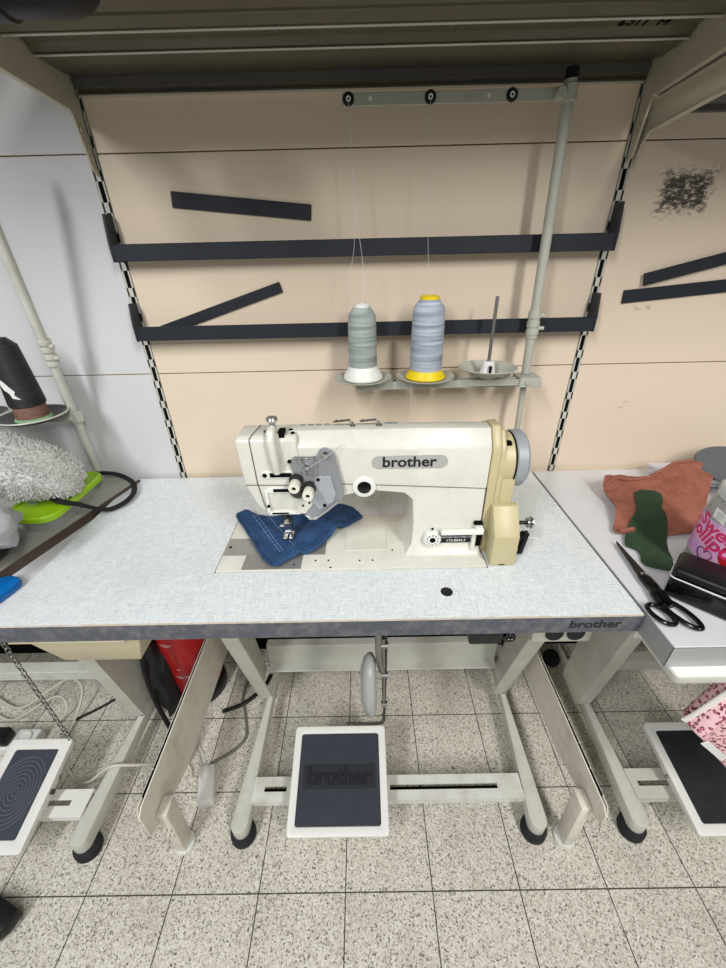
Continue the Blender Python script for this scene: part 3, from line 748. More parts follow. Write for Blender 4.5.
b.prism(capsule(-.168,-.108,.930,.944), 'y', -.3440, -.3400); b.prism(capsule(-.163,-.105,.900,.911), 'y', -.3438, -.3395)
b.box(-.165,-.107,-.3432,-.335,.853,.859); b.box(-.167,-.161,-.3432,-.3385,.856,.905)
gr = finish(b, 'slot_frames', M_whitecl, m, .0008, 1)
b = B(); b.cyl((-.161,-.3442,.937),(-.161,-.3452,.937),.004,n=14)
finish(b, 'hole', M_slot, gr)
for x0_, x1_, z0_, z1_ in ((-.152,-.114,.933,.941),(-.150,-.114,.903,.909),(-.158,-.128,.8555,.8585)): b = B(); b.box(x0_,x1_,-.3448,-.3434,z0_,z1_); finish(b, 'guide_slot', M_slot, gr)
for x_, z_ in ((-.163,.873),(-.108,.937),(-.121,.905)): b = B(); b.cyl((x_,-.3425,z_),(x_,-.3452,z_),.003,n=12); finish(b, 'hole', M_slot, gr)
b = B(); b.prism([(-.113,.855),(-.078,.855),(-.070,.872),(-.070,.90),(-.113,.90)], 'y', -.344, -.338); 
fp = finish(b, 'lower_face_plate', M_mach, m, .001, 1)
b = B()
for x, z in ((-.100,.873),(-.088,.879)): b.cyl((x,-.344,z),(x,-.3448,z),.0022,n=10)
finish(b, 'plate_screws', M_slot, fp)
# tension assembly
b = B(); b.prism(smooth_poly([(-.117,.974),(-.066,.970),(-.062,.986),(-.050,.989),(-.038,.980),(-.034,.955),(-.022,.893),(-.035,.880),(-.060,.856),(-.080,.846),(-.092,.846),(-.097,.858),(-.084,.872),(-.075,.890),(-.108,.930)], 1), 'y', -.3475, -.3425)
tn = finish(b, 'tension_plate', M_greypl, m, .0008, 1)
b = B(); b.prism([(-.072,.936),(-.046,.936),(-.038,.900),(-.044,.884),(-.070,.866),(-.082,.884)], 'y', -.350, -.3473)
b.prism([(-.098,.858),(-.090,.846),(-.078,.846),(-.034,.882),(-.036,.886),(-.076,.852),(-.088,.852)], 'y', -.352, -.3473, 1)
finish(b, 'finger_guard', [plain('guard_grey',(172,176,184),.3,.3), M_chrome], tn, .0006, 1)
for x, z in ((-.106,.929),(-.084,.914)):
    b = B()
    for k in range(3): b.lathe([(0,0),(.0125-.0008*k,0),(.013-.0008*k,-.0012),(.0,-.002)], (x,-.3478-.004*k,z), 'y', n=26)
    b.cyl((x,-.348,z),(x,-.362,z),.008,n=20)
    b.cyl((x,-.3478,z-.002),(x,-.356,z-.002),.010,.010,n=20)
    q = finish(b, 'tension_disc', M_greydk, tn)
    b = B(); b.lathe([(.0085,-.012),(.0096,-.014),(.0096,-.030),(.0088,-.032),(.0038,-.032),(.0038,-.028),(0,-.028)], (x,-.3475,z), 'y', n=28); b.cyl((x,-.3760,z),(x,-.3757,z),.0037,n=16,mi=1)
    finish(b, 'tension_knob', [M_knob, M_slot], q, .0)
b = B(); b.lathe([(0,-.009),(.006,-.009),(.0125,-.003),(.013,0),(0,0)], (-.107,-.3475,.905), 'y', n=24); finish(b, 'lower_disc', M_greydk, tn)
b = B()
for x, z, r in ((-.095,.968,.0045),(-.085,.955,.0055),(-.090,.947,.0035),(-.052,.977,.0065)):
    b.lathe([(0,-.008),(r*.7,-.008),(r,-.005),(r,0),(0,0)], (x,-.3475,z), 'y', n=16)
b.tube([(-.108,.0-.3485,.972),(-.066,-.3485,.972)], .0018, 8); b.tube([(-.070,-.353,.97),(-.072,-.353,.94),(-.090,-.353,.945)], .0014, 8)
finish(b, 'thread_posts', M_chrome, tn)
b = B()
for x, z in ((-.114,.966),(-.068,.930),(-.060,.877)): b.cyl((x,-.3478,z),(x,-.3512,z),.0032,n=12)
finish(b, 'plate_holes', M_slot, tn)
b = B(); b.tube([(-.052,-.357,.975),(-.022,-.343,.993)], .0005, 4); b.tube([(-.052,-.357,.975),(-.085,-.358,.955)], .0005, 4); b.tube([(-.140,-.346,.95),(-.118,-.348,.985),(-.118,-.348,1.0)], .0004, 4); finish(b, 'machine_thread', M_thr, m)
# needle bar, presser foot
b = B(); b.cyl((-.148,-.296,.862),(-.148,-.296,.810),.0035,n=12); b.cyl((-.140,-.288,.862),(-.140,-.288,.800),.0045,n=12); b.box(-.153,-.143,-.300,-.292,.812,.824)
nb = finish(b, 'needle_bar', M_greydk, m, .0005, 1)
b = B(); b.box(-.152,-.137,-.300,-.284,.783,.802); b.box(-.1545,-.1465,-.312,-.287,.7695,.774); b.box(-.1425,-.1345,-.312,-.287,.7695,.774); b.box(-.151,-.139,-.303,-.289,.773,.784); b.cyl((-.160,-.297,.794),(-.152,-.297,.794),.004,n=12); b.cyl((-.150,-.296,.812),(-.150,-.296,.772),.0007,n=6); b.cyl((-.1445,-.296,.812),(-.1445,-.296,.772),.0007,n=6)
finish(b, 'presser_foot', M_chrome, nb, .0006, 1)
# thread guides on top of the arm
def arm_guide(x):
    b = B(); b.prism(capsule(-.016,.014,-.0035,.0035), 'z', 0, .0014); 
    for v in b.bm.verts: v.co = Matrix.Rotation(-.10, 3, 'Y') @ V((v.co.x, v.co.y, v.co.z)) + V((x-.012,-.298,1.0165))
    b.tube([(x,-.300,1.0165),(x+.006,-.300,1.014),(x+.006,-.300,1.008)], .0022, 8); b.cyl((x+.006,-.300,1.0075),(x+.006,-.300,1.010),.005,n=14)
    for k in range(3): b.cyl((x-.022+k*.008,-.298,1.0185-k*.0008),(x-.022+k*.008,-.298,1.0192-k*.0008),.0014,n=8,mi=1)
    finish(b, 'thread_guide', [M_steel, M_slot], m)
arm_guide(-.012); arm_guide(.034)
b = B()
for x in (-.094,-.080,-.066,-.052): b.prism([(x+.005*math.cos(2*PI*k/14), -.292+.0028*math.sin(2*PI*k/14)) for k in range(14)], 'z', 1.0075, 1.0095)
b.prism([(.062+.012*math.cos(2*PI*k/16), -.292+.0035*math.sin(2*PI*k/16)) for k in range(16)], 'z', 1.0075, 1.0097)
finish(b, 'oil_caps', M_greypl, m)

# denim piece under the foot
den = [(-.282,-.212),(-.268,-.198),(-.245,-.200),(-.224,-.218),(-.15,-.222),(-.092,-.185),(-.034,-.172),(.008,-.226),(.004,-.240),(-.030,-.266),(-.060,-.294),(-.080,-.335),(-.109,-.352),(-.118,-.345),(-.133,-.366),(-.158,-.388),(-.180,-.372),(-.205,-.33),(-.243,-.27)]
def hd(x, y):
    h = .7665+.0055*noise.noise(V((x*30,y*30,.3)))+.0022*noise.noise(V((x*85,y*85,1.3)))
    d = (x+.05)*.62+(y+.27)*.78          # fold ridge running towards the right
    h += .014*math.exp(-((d+.004)/.010)**2)*(1/(1+math.exp(-(x+.115)*60)))
    h += .006*math.exp(-((x*.75+y*.66+.322)/.008)**2)*1.1
    foot = math.exp(-(((x+.146)/.02)**2+((y+.300)/.02)**2)); h = h*(1-foot)+.7655*foot
    return max(h, .7625)
b = B(); cloth(b, den, hd, .0018, .006)
for pth, r_ in (([(.004,-.230),(-.030,-.262),(-.062,-.292),(-.082,-.330),(-.112,-.350),(-.135,-.364),(-.160,-.384)], .0036), ([(-.165,-.384),(-.195,-.345),(-.235,-.280),(-.276,-.216)], .0022), ([(-.06,-.262),(-.085,-.30),(-.115,-.330),(-.150,-.350)], .003)):
    q_ = catmull([(x_, y_, 0) for x_, y_ in pth], 6); b.tube([(v.x, v.y, hd(v.x, v.y)+r_*.3+.0008*math.sin(v.x*260)) for v in q_], r_, 8)
dn = tag(finish(b, 'denim_piece', M_denim, ang=80), 'crumpled dark blue denim piece under the presser foot', 'fabric')
b = B()
for off in (0, .006, .030):
    pts = []
    for k in range(14):
        u = k/13; x = -.238+off+u*.085; y = -.222-u*.125+off*.3; pts.append((x, y, hd(x, y)+.0012))
    for k in range(0, 13): b.tube([V(pts[k]), V(pts[k])*.35+V(pts[k+1])*.65], .0005, 5)
finish(b, 'stitching', plain('stitch_thread',(150,172,204),.6), dn)
# ------------------------------------------------------------------ base brackets of the shelving between the tables
def base_bracket(X, s, lab, z0, z1, slots):
    t = thing('base_bracket', lab, 'shelf bracket', (X, -.28, 0))
    b = B(); b.prism([(-.004,z0),(-.40,z0),(-.562,z0+.055),(-.585,z0+.075),(-.585,z1-.012),(-.57,z1),(-.10,z1+.006),(-.004,z1+.006)], 'x', X-.0015, X+.0015)
    b.box(X-.010*(s<0), X+.010*(s>0), -.40, -.004, z0, z0+.003)
    o = finish(b, 'side_plate', M_dirty, t, .0006, 1)
    b = B(); b.prism([(-.02,z0+.01),(-.40,z0+.01),(-.56,z0+.065),(-.580,z1-.03),(-.57,z1-.004),(-.02,z1+.002)], 'x', X+s*.0075, X+s*.0095); finish(b, 'cover_strip', M_dirty, t)
    b = B()
    for k in range(10): b.box(X+min(s*.0016,s*.0074), X+max(s*.0016,s*.0074), -.55+k*.054, -.55+k*.054+.05, z1-.010, z1-.001)
    finish(b, 'dark_gap', M_slot, t)
    xf = X-s*.0145
    zt = .195
    b = B(); b.hexa([(xf-.012,-.560,.010),(xf+.012,-.560,.010),(xf+.012,-.522,.010),(xf-.012,-.522,.010)],[(xf-.012,-.556,zt),(xf+.012,-.556,zt),(xf+.012,-.515,zt),(xf-.012,-.515,zt)])
    if slots:
        for i in (0,1):
            for j in (0,1): b.box(xf-.009+i*.010, xf-.003+i*.010, -.5625, -.5555, .095+j*.028, .109+j*.028, 1)
    finish(b, 'foot', [M_dirty, M_slot], t, .003, 2)
    b = B(); b.lathe([(.024,0),(.026,.004),(.024,.010),(.01,.012)], (xf,-.540,0), n=28); finish(b, 'foot_pad', M_white, t)
base_bracket(-.470, -1, 'dirty white sheet-metal shelf foot standing left of the middle table frame', .105, .275, True)
base_bracket(.505, 1, 'dirty white sheet-metal shelf foot standing right of the middle table frame', .125, .250, False)

# ------------------------------------------------------------------ left neighbour table
t = thing('sewing_table', 'partly seen left sewing table with ringed black pedal and white frame', 'table', (-1.0, -.26, 0))
b = B(); b.box(-1.7, -.613, -.50, -.016, .712, .742); finish(b, 'tabletop', M_whtop, t, .001, 1)
o = table_leg(t, -.690, 1, -.262, -.362, -.570)
b = B(); b.box(-1.5, -.71, -.205, -.200, .170, .245); b.box(-1.5, -.71, -.235, -.200, .245, .249); b.box(-.735,-.712,-.24,-.207,.2,.215); finish(b, 'crossbar', M_white, t, .001, 1)
b = B(); bar_with_slots(b, -1.4, -.708, [(-.88,-.752)], YA=-.512, YB2=-.452); finish(b, 'foot_bar', M_whitecl, t, .0008, 1)
tr, pad, M = treadle_geo(t, (-.875,-.475,.120), .165, .232, math.radians(12), M_ring, inner=.025)
b = B()
for k in range(1, 9):
    R = .008*k; pts = []
    for j in range(49):
        a = 2*PI*j/48; x, y = R*math.cos(a)*.95, R*math.sin(a)*1.15
        if abs(x) < .054 and abs(y) < .088: pts.append(M @ V((x, y, .0052)))
    b.tube(pts, .0013, 5)
finish(b, 'ring_relief', plain('ring_relief_rubber',(88,94,106),.6), tr)
b = B(); b.cyl((-.792,-.472,.112),(-.787,-.472,.112),.006,n=12); finish(b, 'pivot_screw', M_greydk, tr)
# chain to the pedal
b = B(); p0, p1 = V((-.745,-.40,.60)), V((-.800,-.365,.150)); n = 32
for k in range(n):
    u = k/(n-1); p = p0.lerp(p1, u)
    R_ = (Matrix.Rotation(PI/2, 3, 'Z') if k % 2 else Matrix.Identity(3)) @ Matrix.Diagonal((.55,.55,1))
    b.torus(p, .0085, .0016, 'y', 12, 6, mat=Matrix.Diagonal((.55,1,1)) if not k % 2 else Matrix.Rotation(PI/2,3,'Z') @ Matrix.Diagonal((.55,1,1)))
finish(b, 'pedal_chain', M_steel, t)
b = B(); b.hexa([(-1.0,-.42,.60),(-.765,-.42,.66),(-.765,-.39,.66),(-1.0,-.39,.60)],[(-1.0,-.42,.712),(-.72,-.42,.712),(-.72,-.39,.712),(-1.0,-.39,.712)]); finish(b, 'support_bracket', M_leg, t, .001, 1)

# grey board with brown edge lying on that table
A = V((-.618,-.150)); D = V((-.684,-.405)); dr = (D-A).normalized(); nr = V((dr.y, -dr.x))*1
q0, q1 = A-dr*.125, D+dr*.09
if nr.x > 0: nr = -nr
def brd(z0, z1, w0, w1): return [tuple(q0+nr*w0)+(z,) for z in (z0,)], 0
def slab(b, w0, w1, z0, z1, mi=0):
    pts = [q0+nr*w0, q0+nr*w1, q1+nr*w1, q1+nr*w0]
    b.hexa([(p.x,p.y,z0) for p in pts], [(p.x,p.y,z1) for p in pts], mi)
t = thing('loose_board', 'grey board with dark brown edge lying askew at the left table', 'board', (-.80, -.25, .7425))
b = B(); slab(b, .0035, .55, .7425, .7615); finish(b, 'board', M_grboard, t)
b = B(); slab(b, 0, .0033, .7422, .7618); finish(b, 'brown_edge', M_brown, t)
ZL = .7618
# food box with green lid
fx, fy, fa = -.692, -.178, math.radians(91)
t = thing('food_container', 'clear plastic food container with lime green lid on the left board', 'container', (fx, fy, ZL))
b = B(); b.loft([[(x,y,z) for x,y in rrect(fx,fy,w,h,r,fa)] for z,w,h,r in ((ZL+.0005,.155,.070,.02),(ZL+.043,.186,.100,.024),(ZL+.0435,.183,.097,.023),(ZL+.003,.150,.066,.018))], True)
finish(b, 'tub', M_clear, t, ang=50)
b = B(); b.loft([[(x,y,z) for x,y in rrect(fx,fy,w,h,r,fa)] for z,w,h,r in ((ZL+.038,.204,.116,.03),(ZL+.048,.206,.118,.03),(ZL+.052,.200,.112,.028),(ZL+.0515,.186,.098,.022),(ZL+.049,.182,.094,.02))], True)
ld = finish(b, 'lid', M_green, t, ang=30)
b = B(); b.loft([[(x,y,z) for x,y in rrect(fx-.025,fy-.035,.028,.014,.006,fa+.6)] for z in (ZL+.0492,ZL+.0525)]); finish(b, 'lid_vent', M_clear, ld)
# fleece
b = B(); b.ell((-.745,-.195,.892), .128, .080, .056, 28, 18, fn=lambda d: 1+.10*noise.noise(d*2.5))
random.seed(3)
vs, fs = [], []
for k in range(6500):
    z_ = random.uniform(-1,1); a = random.uniform(0, 2*PI); r_ = math.sqrt(1-z_*z_); d = V((r_*math.cos(a), r_*math.sin(a), z_))
    f = 1+.10*noise.noise(d*2.5); p = V((-.745,-.195,.892))+V((d.x*.128*f, d.y*.080*f, d.z*.056*f))
    nrm = V((d.x/.128, d.y/.080, d.z/.056)).normalized()
    tdir = (nrm*.6+V((random.uniform(-1,1),random.uniform(-1,1),random.uniform(-1,1)))*.8).normalized()
    sd = tdir.orthogonal().normalized()*.0011; L = random.uniform(.006,.012); cu = V((random.uniform(-1,1),random.uniform(-1,1),random.uniform(-1,1)))*.004
    i = len(vs); up2 = tdir.cross(sd).normalized()*.0012
    mid = p+tdir*L*.6+cu
    vs += [p-sd, p+sd, p+up2, mid-sd*.9, mid+sd*.9, mid+up2, p+tdir*L]
    fs += [(i,i+1,i+4,i+3),(i+1,i+2,i+5,i+4),(i+2,i,i+3,i+5),(i+3,i+4,i+6),(i+4,i+5,i+6),(i+5,i+3,i+6)]
b._add(vs, fs)
for v in b.bm.verts: v.co.z -= .30*(v.co.x+.745)
# strands are ends of the same fleece
tag(finish(b, 'fleece_bundle', M_fur, ang=60), 'shaggy pale grey fleece heaped on the green-lidded container', 'fleece')
# strap
def ribbon(b, pts, w, th, up=V((0,0,1))):
    pts = [V(p) for p in pts]; secs = []
    for i, p in enumerate(pts):
        tg = (pts[min(i+1,len(pts)-1)]-pts[max(i-1,0)]).normalized()
        u = up[i] if isinstance(up, list) else up
        sd = tg.cross(u).normalized(); nn = sd.cross(tg).normalized()
        secs.append([p+sd*w/2+nn*th/2, p-sd*w/2+nn*th/2, p-sd*w/2-nn*th/2, p+sd*w/2-nn*th/2])
    b.loft(secs)
b = B(); pts = catmull([(-.84,-.20,.83),(-.76,-.185,.832),(-.71,-.195,.832),(-.645,-.232,.825),(-.615,-.220,.808),(-.592,-.180,.766),(-.565,-.150,.765),(-.566,-.100,.765),(-.596,-.050,.768),(-.65,-.028,.78),(-.70,-.045,.79),(-.73,-.06,.79)], 6)
ribbon(b, pts, .012, .002, V((.25,-.3,.9)))
tag(finish(b, 'strap', M_blkfab, ang=60), 'black webbing strap looping over the board onto the sewing table', 'strap')
# grey fabric bag at left edge
t = thing('fabric_bag', 'crumpled grey and black cloth bag at the left edge', 'bag', (-.83, -.32, ZL))
b = B(); b.ell((-.710,-.375,.862), .105, .045, .052, 26, 14, fn=lambda d: 1+.30*noise.noise(d*3+V((3,1,2)))+.12*noise.noise(d*9)); finish(b, 'bag_body', M_greyfab, t, ang=70)
b = B(); b.ell((-.768,-.355,.794), .092, .090, .031, 24, 10, fn=lambda d: 1+.08*noise.noise(d*3)); finish(b, 'bag_lining', M_blkfab, t, ang=70)
b = B(); ribbon(b, catmull([(-.68,-.43,.82),(-.655,-.42,.86),(-.640,-.385,.905),(-.65,-.34,.92)], 6), .022, .003, V((.5,-.2,.8))); finish(b, 'bag_piping', M_greyfab, t)
# blue lid
b = B(); b.loft([[(x,y,z) for x,y in rrect(-.661,-.426,w,.050,.02,1.35)] for z,w in ((.743,.080),(.749,.084),(.756,.080))]); 
tag(finish(b, 'blue_case', M_blue, bev=.001), 'small bright blue plastic case at the left table corner', 'case')
b = B(); b.cyl((-.620,-.022,.7430),(-.6135,-.060,.7465),.0022,n=8)
tag(finish(b, 'pencil', M_beigepl), 'short pale stick by the back left corner of the table', 'stick')

# ------------------------------------------------------------------ right neighbour table
t = thing('sewing_table', 'right worktable with glossy white top, silver edge and white tray', 'table', (.95, -.28, 0))
b = B(); b.box(.4650, 1.5, -.5665, -.018, .7135, .7560); finish(b, 'tabletop', M_whtop, t, .001, 1)
b = B(); b.box(.4632,.4648,-.568,-.018,.7130,.7555); b.box(.4632,1.5,-.5685,-.5668,.7130,.7555); finish(b, 'edge_band', M_alu, t)
b = B(); b.hexa([(.490,-.572,.672),(1.4,-.572,.672),(1.4,-.30,.672),(.490,-.30,.672)],[(.470,-.585,.7125),(1.4,-.585,.7125),(1.4,-.30,.7125),(.470,-.30,.7125)]); finish(b, 'drawer_tray', M_whitecl, t, .008, 3)
b = B(); b.box(.4660,.56,-.50,-.40,.69,.7128); b.hexa([(.585,-.44,.66),(.67,-.44,.66),(.67,-.30,.66),(.585,-.30,.66)],[(.478,-.50,.69),(.67,-.50,.69),(.67,-.30,.69),(.478,-.30,.69)]); finish(b, 'support_bracket', M_leg, t, .002, 1)
table_leg(t, .663, -1, -.250, -.352)
b = B(); b.box(.685, 1.5, -.205, -.200, .170, .245); b.box(.685,1.5,-.235,-.2,.245,.249); finish(b, 'crossbar', M_leg, t, .001, 1)
b = B(); bar_with_slots(b, .681, 1.3, [(.70,.79)], YA=-.492, YB2=-.425); finish(b, 'foot_bar', M_leg, t, .0008, 1)
tr, pad, M = treadle_geo(t, (.880,-.458,.118), .235, .235, math.radians(10), M_rubber, inner=.021)
b = B(); b.cyl((.761,-.46,.112),(.757,-.46,.112),.004,n=12); finish(b, 'pivot_screw', M_steel, tr)

ZR = .7562
# paper stack and grey felt disc
for k in range(5):
    a = .1*math.sin(k*2.1); cx, cy = .893+.006*k, -.070-.003*(k % 2)
    b = B(); pl_ = rrect(cx-.012*k, cy-.006*k, .25, .095, .002, a*.9, 1); b.prism(pl_, 'z', ZR+.0072*k, ZR+.0072*k+.0066)
    tag(finish(b, 'paper_sheaf', plain('paper_white',(222,222,226),.8,dirt=.5,dirtc=(170,174,196),dscale=160)), 'white printed paper sheaf in the pile behind the brown leather', 'paper', 'paper sheaves at the wall')
b = B(); b.lathe([(0,0),(.092,0),(.094,.003),(.092,.006),(0,.006)], (.905,-.130,ZR+.052), n=40)
for v in b.bm.verts: v.co.z += .12*(v.co.y+.125)+.05*(v.co.x-.83)
tag(finish(b, 'felt_disc', plain('grey_felt',(98,102,106),.95,dirt=.5,dscale=90)), 'round dark grey felt piece lying on the paper pile', 'felt')
# brown leather
lea = [(.573,-.150),(.590,-.118),(.612,-.100),(.628,-.088),(.648,-.080),(.670,-.082),(.686,-.112),(.73,-.112),(.80,-.098),(.860,-.085),(.845,-.12),(.797,-.18),(.735,-.255),(.690,-.300),(.635,-.312),(.60,-.298),(.565,-.298),(.527,-.306),(.524,-.290),(.552,-.250),(.570,-.215),(.573,-.18)]
def hl(x, y):
    h = .776+.004*noise.noise(V((x*16,y*16,2.3)))+.002*noise.noise(V((x*50,y*50,4)))
    h += .012*math.exp(-((y+.120-.10*(x-.65))/.018)**2)*(1/(1+math.exp((x-.84)*40)))
    h += .014*math.exp(-(((x-.595)/.03)**2+((y+.135)/.03)**2))
    if x > .70: h += .034*min(1,(x-.70)/.05)*max(0, min(1,(y+.24)/.08))
    return max(h - .012*(1/(1+math.exp((y+.255)*120))), .7600)
b = B(); cloth(b, lea, hl, .003, .008)
for pth, r_ in (([(.576,-.152),(.60,-.140),(.64,-.128),(.69,-.122),(.75,-.115),(.80,-.104)], .0038), ([(.529,-.302),(.545,-.298),(.565,-.293)], .004), ([(.576,-.168),(.590,-.165),(.605,-.160)], .0025)):
    q_ = catmull([(x_, y_, 0) for x_, y_ in pth], 6); b.tube([(v.x, v.y, hl(v.x, v.y)+r_*.7) for v in q_], r_, 8)
tag(finish(b, 'leather_piece', [M_suede], ang=60), 'terracotta brown leather piece with folded frayed edge on the right table', 'leather')
gre = [(.644,-.157),(.697,-.169),(.680,-.205),(.655,-.235),(.655,-.255),(.632,-.300),(.600,-.345),(.585,-.390),(.565,-.412),(.545,-.406),(.523,-.392),(.541,-.356),(.533,-.345),(.522,-.338),(.545,-.300),(.572,-.270),(.600,-.240),(.612,-.215)]
def hg(x, y):
    u = 1/(1+math.exp(-(y+.285)*90))
    return .7610+.0015*noise.noise(V((x*30,y*30,7)))*1+u*(max(hl(x, y), .772)+.0045-.761)+.003*math.exp(-((x-.600+.55*(y+.25))/.007)**2)
b = B(); cloth(b, gre, hg, .002, .007)
tag(finish(b, 'felt_strip', M_gcloth, ang=60), 'dark green felt strip draped over the brown leather', 'fabric')
# scissors
t = thing('scissors', 'large black-handled tailor scissors lying open on the right table', 'scissors', (.50, -.44, ZR))
def blade(b, a, c, w0, w1, z): 
    a, c = V(a), V(c); d = (c-a).normalized(); n_ = V((-d.y, d.x))
    q = [a+n_*w0*.2, a-n_*w0*.2, c-n_*w1/2, c+n_*w1/2]
    b.hexa([(p.x,p.y,z) for p in q], [(p.x,p.y,z+.003) for p in q])
b = B(); blade(b, (.510,-.330), (.502,-.445), .006, .020, ZR+.006); finish(b, 'blade', plain('blackened_steel',(46,40,38),.35,.7), t, .0006, 1)
b = B(); blade(b, (.511,-.330), (.504,-.440), .006, .017, ZR+.002); finish(b, 'blade', M_steel, t, .0006, 1)
b = B(); b.lathe([(.006,0),(.006,.003),(.004,.0045),(0,.0045)], (.5035,-.427,ZR+.009), n=18); finish(b, 'pivot_screw', M_chrome, t)
def ringpath(cx, cy, rx, ry, ang, z):
    return [(cx+rx*math.cos(a)*math.cos(ang)-ry*math.sin(a)*math.sin(ang), cy+rx*math.cos(a)*math.sin(ang)+ry*math.sin(a)*math.cos(ang), z) for a in [2*PI*k/36 for k in range(37)]]
b = B(); b.tube(catmull([(.503,-.425,ZR+.006),(.500,-.455,ZR+.007),(.494,-.475,ZR+.007),(.490,-.492,ZR+.007)], 6), [.008]*6+[.007]*6+[.006]*7, 10); b.tube(ringpath(.4790,-.511,.0125,.0215,.35,ZR+.0065), .0036, 10)
finish(b, 'small_handle', M_blackgl, t)
b = B(); b.tube(catmull([(.503,-.435,ZR+.008),(.504,-.46,ZR+.008),(.506,-.480,ZR+.008),(.508,-.495,ZR+.007)], 6), [.008]*6+[.007]*6+[.006]*7, 10); b.tube(ringpath(.510,-.510,.0130,.032,.35,ZR+.0065), .0038, 10)
finish(b, 'large_handle', M_blackgl, t)
# black case with piping
t = thing('black_case', 'black box-shaped case with white piping on the right table', 'case', (.583, -.49, ZR))
Mc = T(.583,-.490,ZR) @ Matrix.Rotation(math.radians(-45), 4, 'Z')
b = B(); b.M = Mc; b.box(-.068,.068,-.030,.032,.0005,.041); finish(b, 'case_body', M_blackgl, t, .006, 3)
b = B(); b.M = Mc; b.box(-.069,.069,-.031,.033,.043,.060); finish(b, 'case_lid', M_blackpl, t, .007, 3)
b = B(); b.M = Mc; pr_ = rrect(0,.001,.139,.065,.008,0,5); pr_ += [pr_[0]]; b.tube([(x,y,.042) for x,y in pr_], .0011, 6); finish(b, 'piping', M_silver, t)
# lollipop jar
def jar(name, lab, c, r, h, lidm, labelled):
    t = thing(name, lab, 'jar', c); x, y, z = c
    b = B(); b.lathe([(r*.88,.001),(r,.010),(r,h*.78),(r*.9,h*.86),(r*.80,h*.88),(r*.80,h*.90),(r*.78,h*.90),(r*.78,h*.87),(r*.97,h*.77),(r*.97,.012),(r*.85,.004)], c, n=44); finish(b, 'jar_body', M_clear, t)
    b = B(); b.lathe([(r*.85,.006),(r*.95,.013),(r*.95,h*.76),(r*.6,h*.80),(0,h*.81)], c, n=30); finish(b, 'sweets', M_candy, t)
    b = B(); b.lathe([(r*.86,h*.885),(r*.92,h*.89),(r*.92,h*.92),(r*.90,h*.925),(r*.92,h*.93),(r*.92,h*.975),(r*.87,h*.995),(r*.80,h),(r*.78,h*.985),(0,h*.985)], c, n=44); finish(b, 'jar_lid', lidm, t)
    if labelled:
        b = B(); b.lathe([(r*1.004,h*.20),(r*1.006,h*.201),(r*1.006,h*.649),(r*1.004,h*.65)], c, n=60); lb = finish(b, 'jar_label', M_label, t)
        def curved(s_, size, zc, a0, mat, bold=0, slope=0):
            cu = bpy.data.curves.new('lettering', 'FONT'); cu.body = s_; cu.size = size; cu.extrude = .0003; cu.offset = bold; cu.align_x = 'CENTER'; cu.align_y = 'CENTER'; cu.shear = .3
            o_ = bpy.data.objects.new('tmp', cu); C.objects.link(o_); dg = bpy.context.evaluated_depsgraph_get(); me = bpy.data.meshes.new_from_object(o_.evaluated_get(dg)); bpy.data.objects.remove(o_)
            for v in me.vertices:
                a = a0+v.co.x/r; rr = r*1.008+v.co.z; zz_ = zc+v.co.y+slope*v.co.x
                v.co = (rr*math.cos(a), rr*math.sin(a), zz_)
            me.materials.clear(); me.materials.append(mat); o_ = bpy.data.objects.new('label_lettering', me); C.objects.link(o_); o_.parent = lb; HOME[o_.name] = V(c)
        a0 = math.atan2(-.62, -.75)-.50
        curved('Sweet', .034, h*.575, a0+.02, M_pink, .0008, -.25); curved('Lollipops', .034, h*.44, a0+.02, M_pink, .0009, -.25)
        b = B(); pts = []
        for k in range(25):
            u = 2*PI*k/24; hx, hz = .013*math.sin(u)**3, .001*(13*math.cos(u)-5*math.cos(2*u)-2*math.cos(3*u)-math.cos(4*u)); a = a0-.02+hx/r; pts.append((x+r*1.012*math.cos(a), y+r*1.012*math.sin(a), z+h*.27+hz))
        b.tube(pts, .0012, 5); finish(b, 'label_heart', plain('plum_ink',(120,60,110),.5), lb)
        b = B()
        aa = a0+.62; vs = [(x+r*1.010*math.cos(aa+.34*math.cos(2*PI*k/24)), y+r*1.010*math.sin(aa+.34*math.cos(2*PI*k/24)), z+h*.38+.024*math.sin(2*PI*k/24)) for k in range(24)]
        ctr = (x+r*1.03*math.cos(aa), y+r*1.03*math.sin(aa), z+h*.38)
        b._add(vs+[ctr], [(k,(k+1)%24,24) for k in range(24)]); finish(b, 'label_badge', M_redink, lb)
        b = B(); aa = a0-.10
        b._add([(x+rr*math.cos(aa+q/r), y+rr*math.sin(aa+q/r), z+zz2) for rr in (r*1.002, r*1.012) for q, zz2 in ((-.011,h*.70),(.011,h*.67),(.011,h*.775),(-.011,h*.805))], [(3,2,1,0),(4,5,6,7),(0,1,5,4),(1,2,6,5),(2,3,7,6),(3,0,4,7)])
        finish(b, 'price_sticker', M_silver, t)
    return t
jar('sweet_jar', 'clear sweet jar with pink lollipop label and clear lid on the right table', (.662,-.405,ZR), .061, .165, M_lid, True)
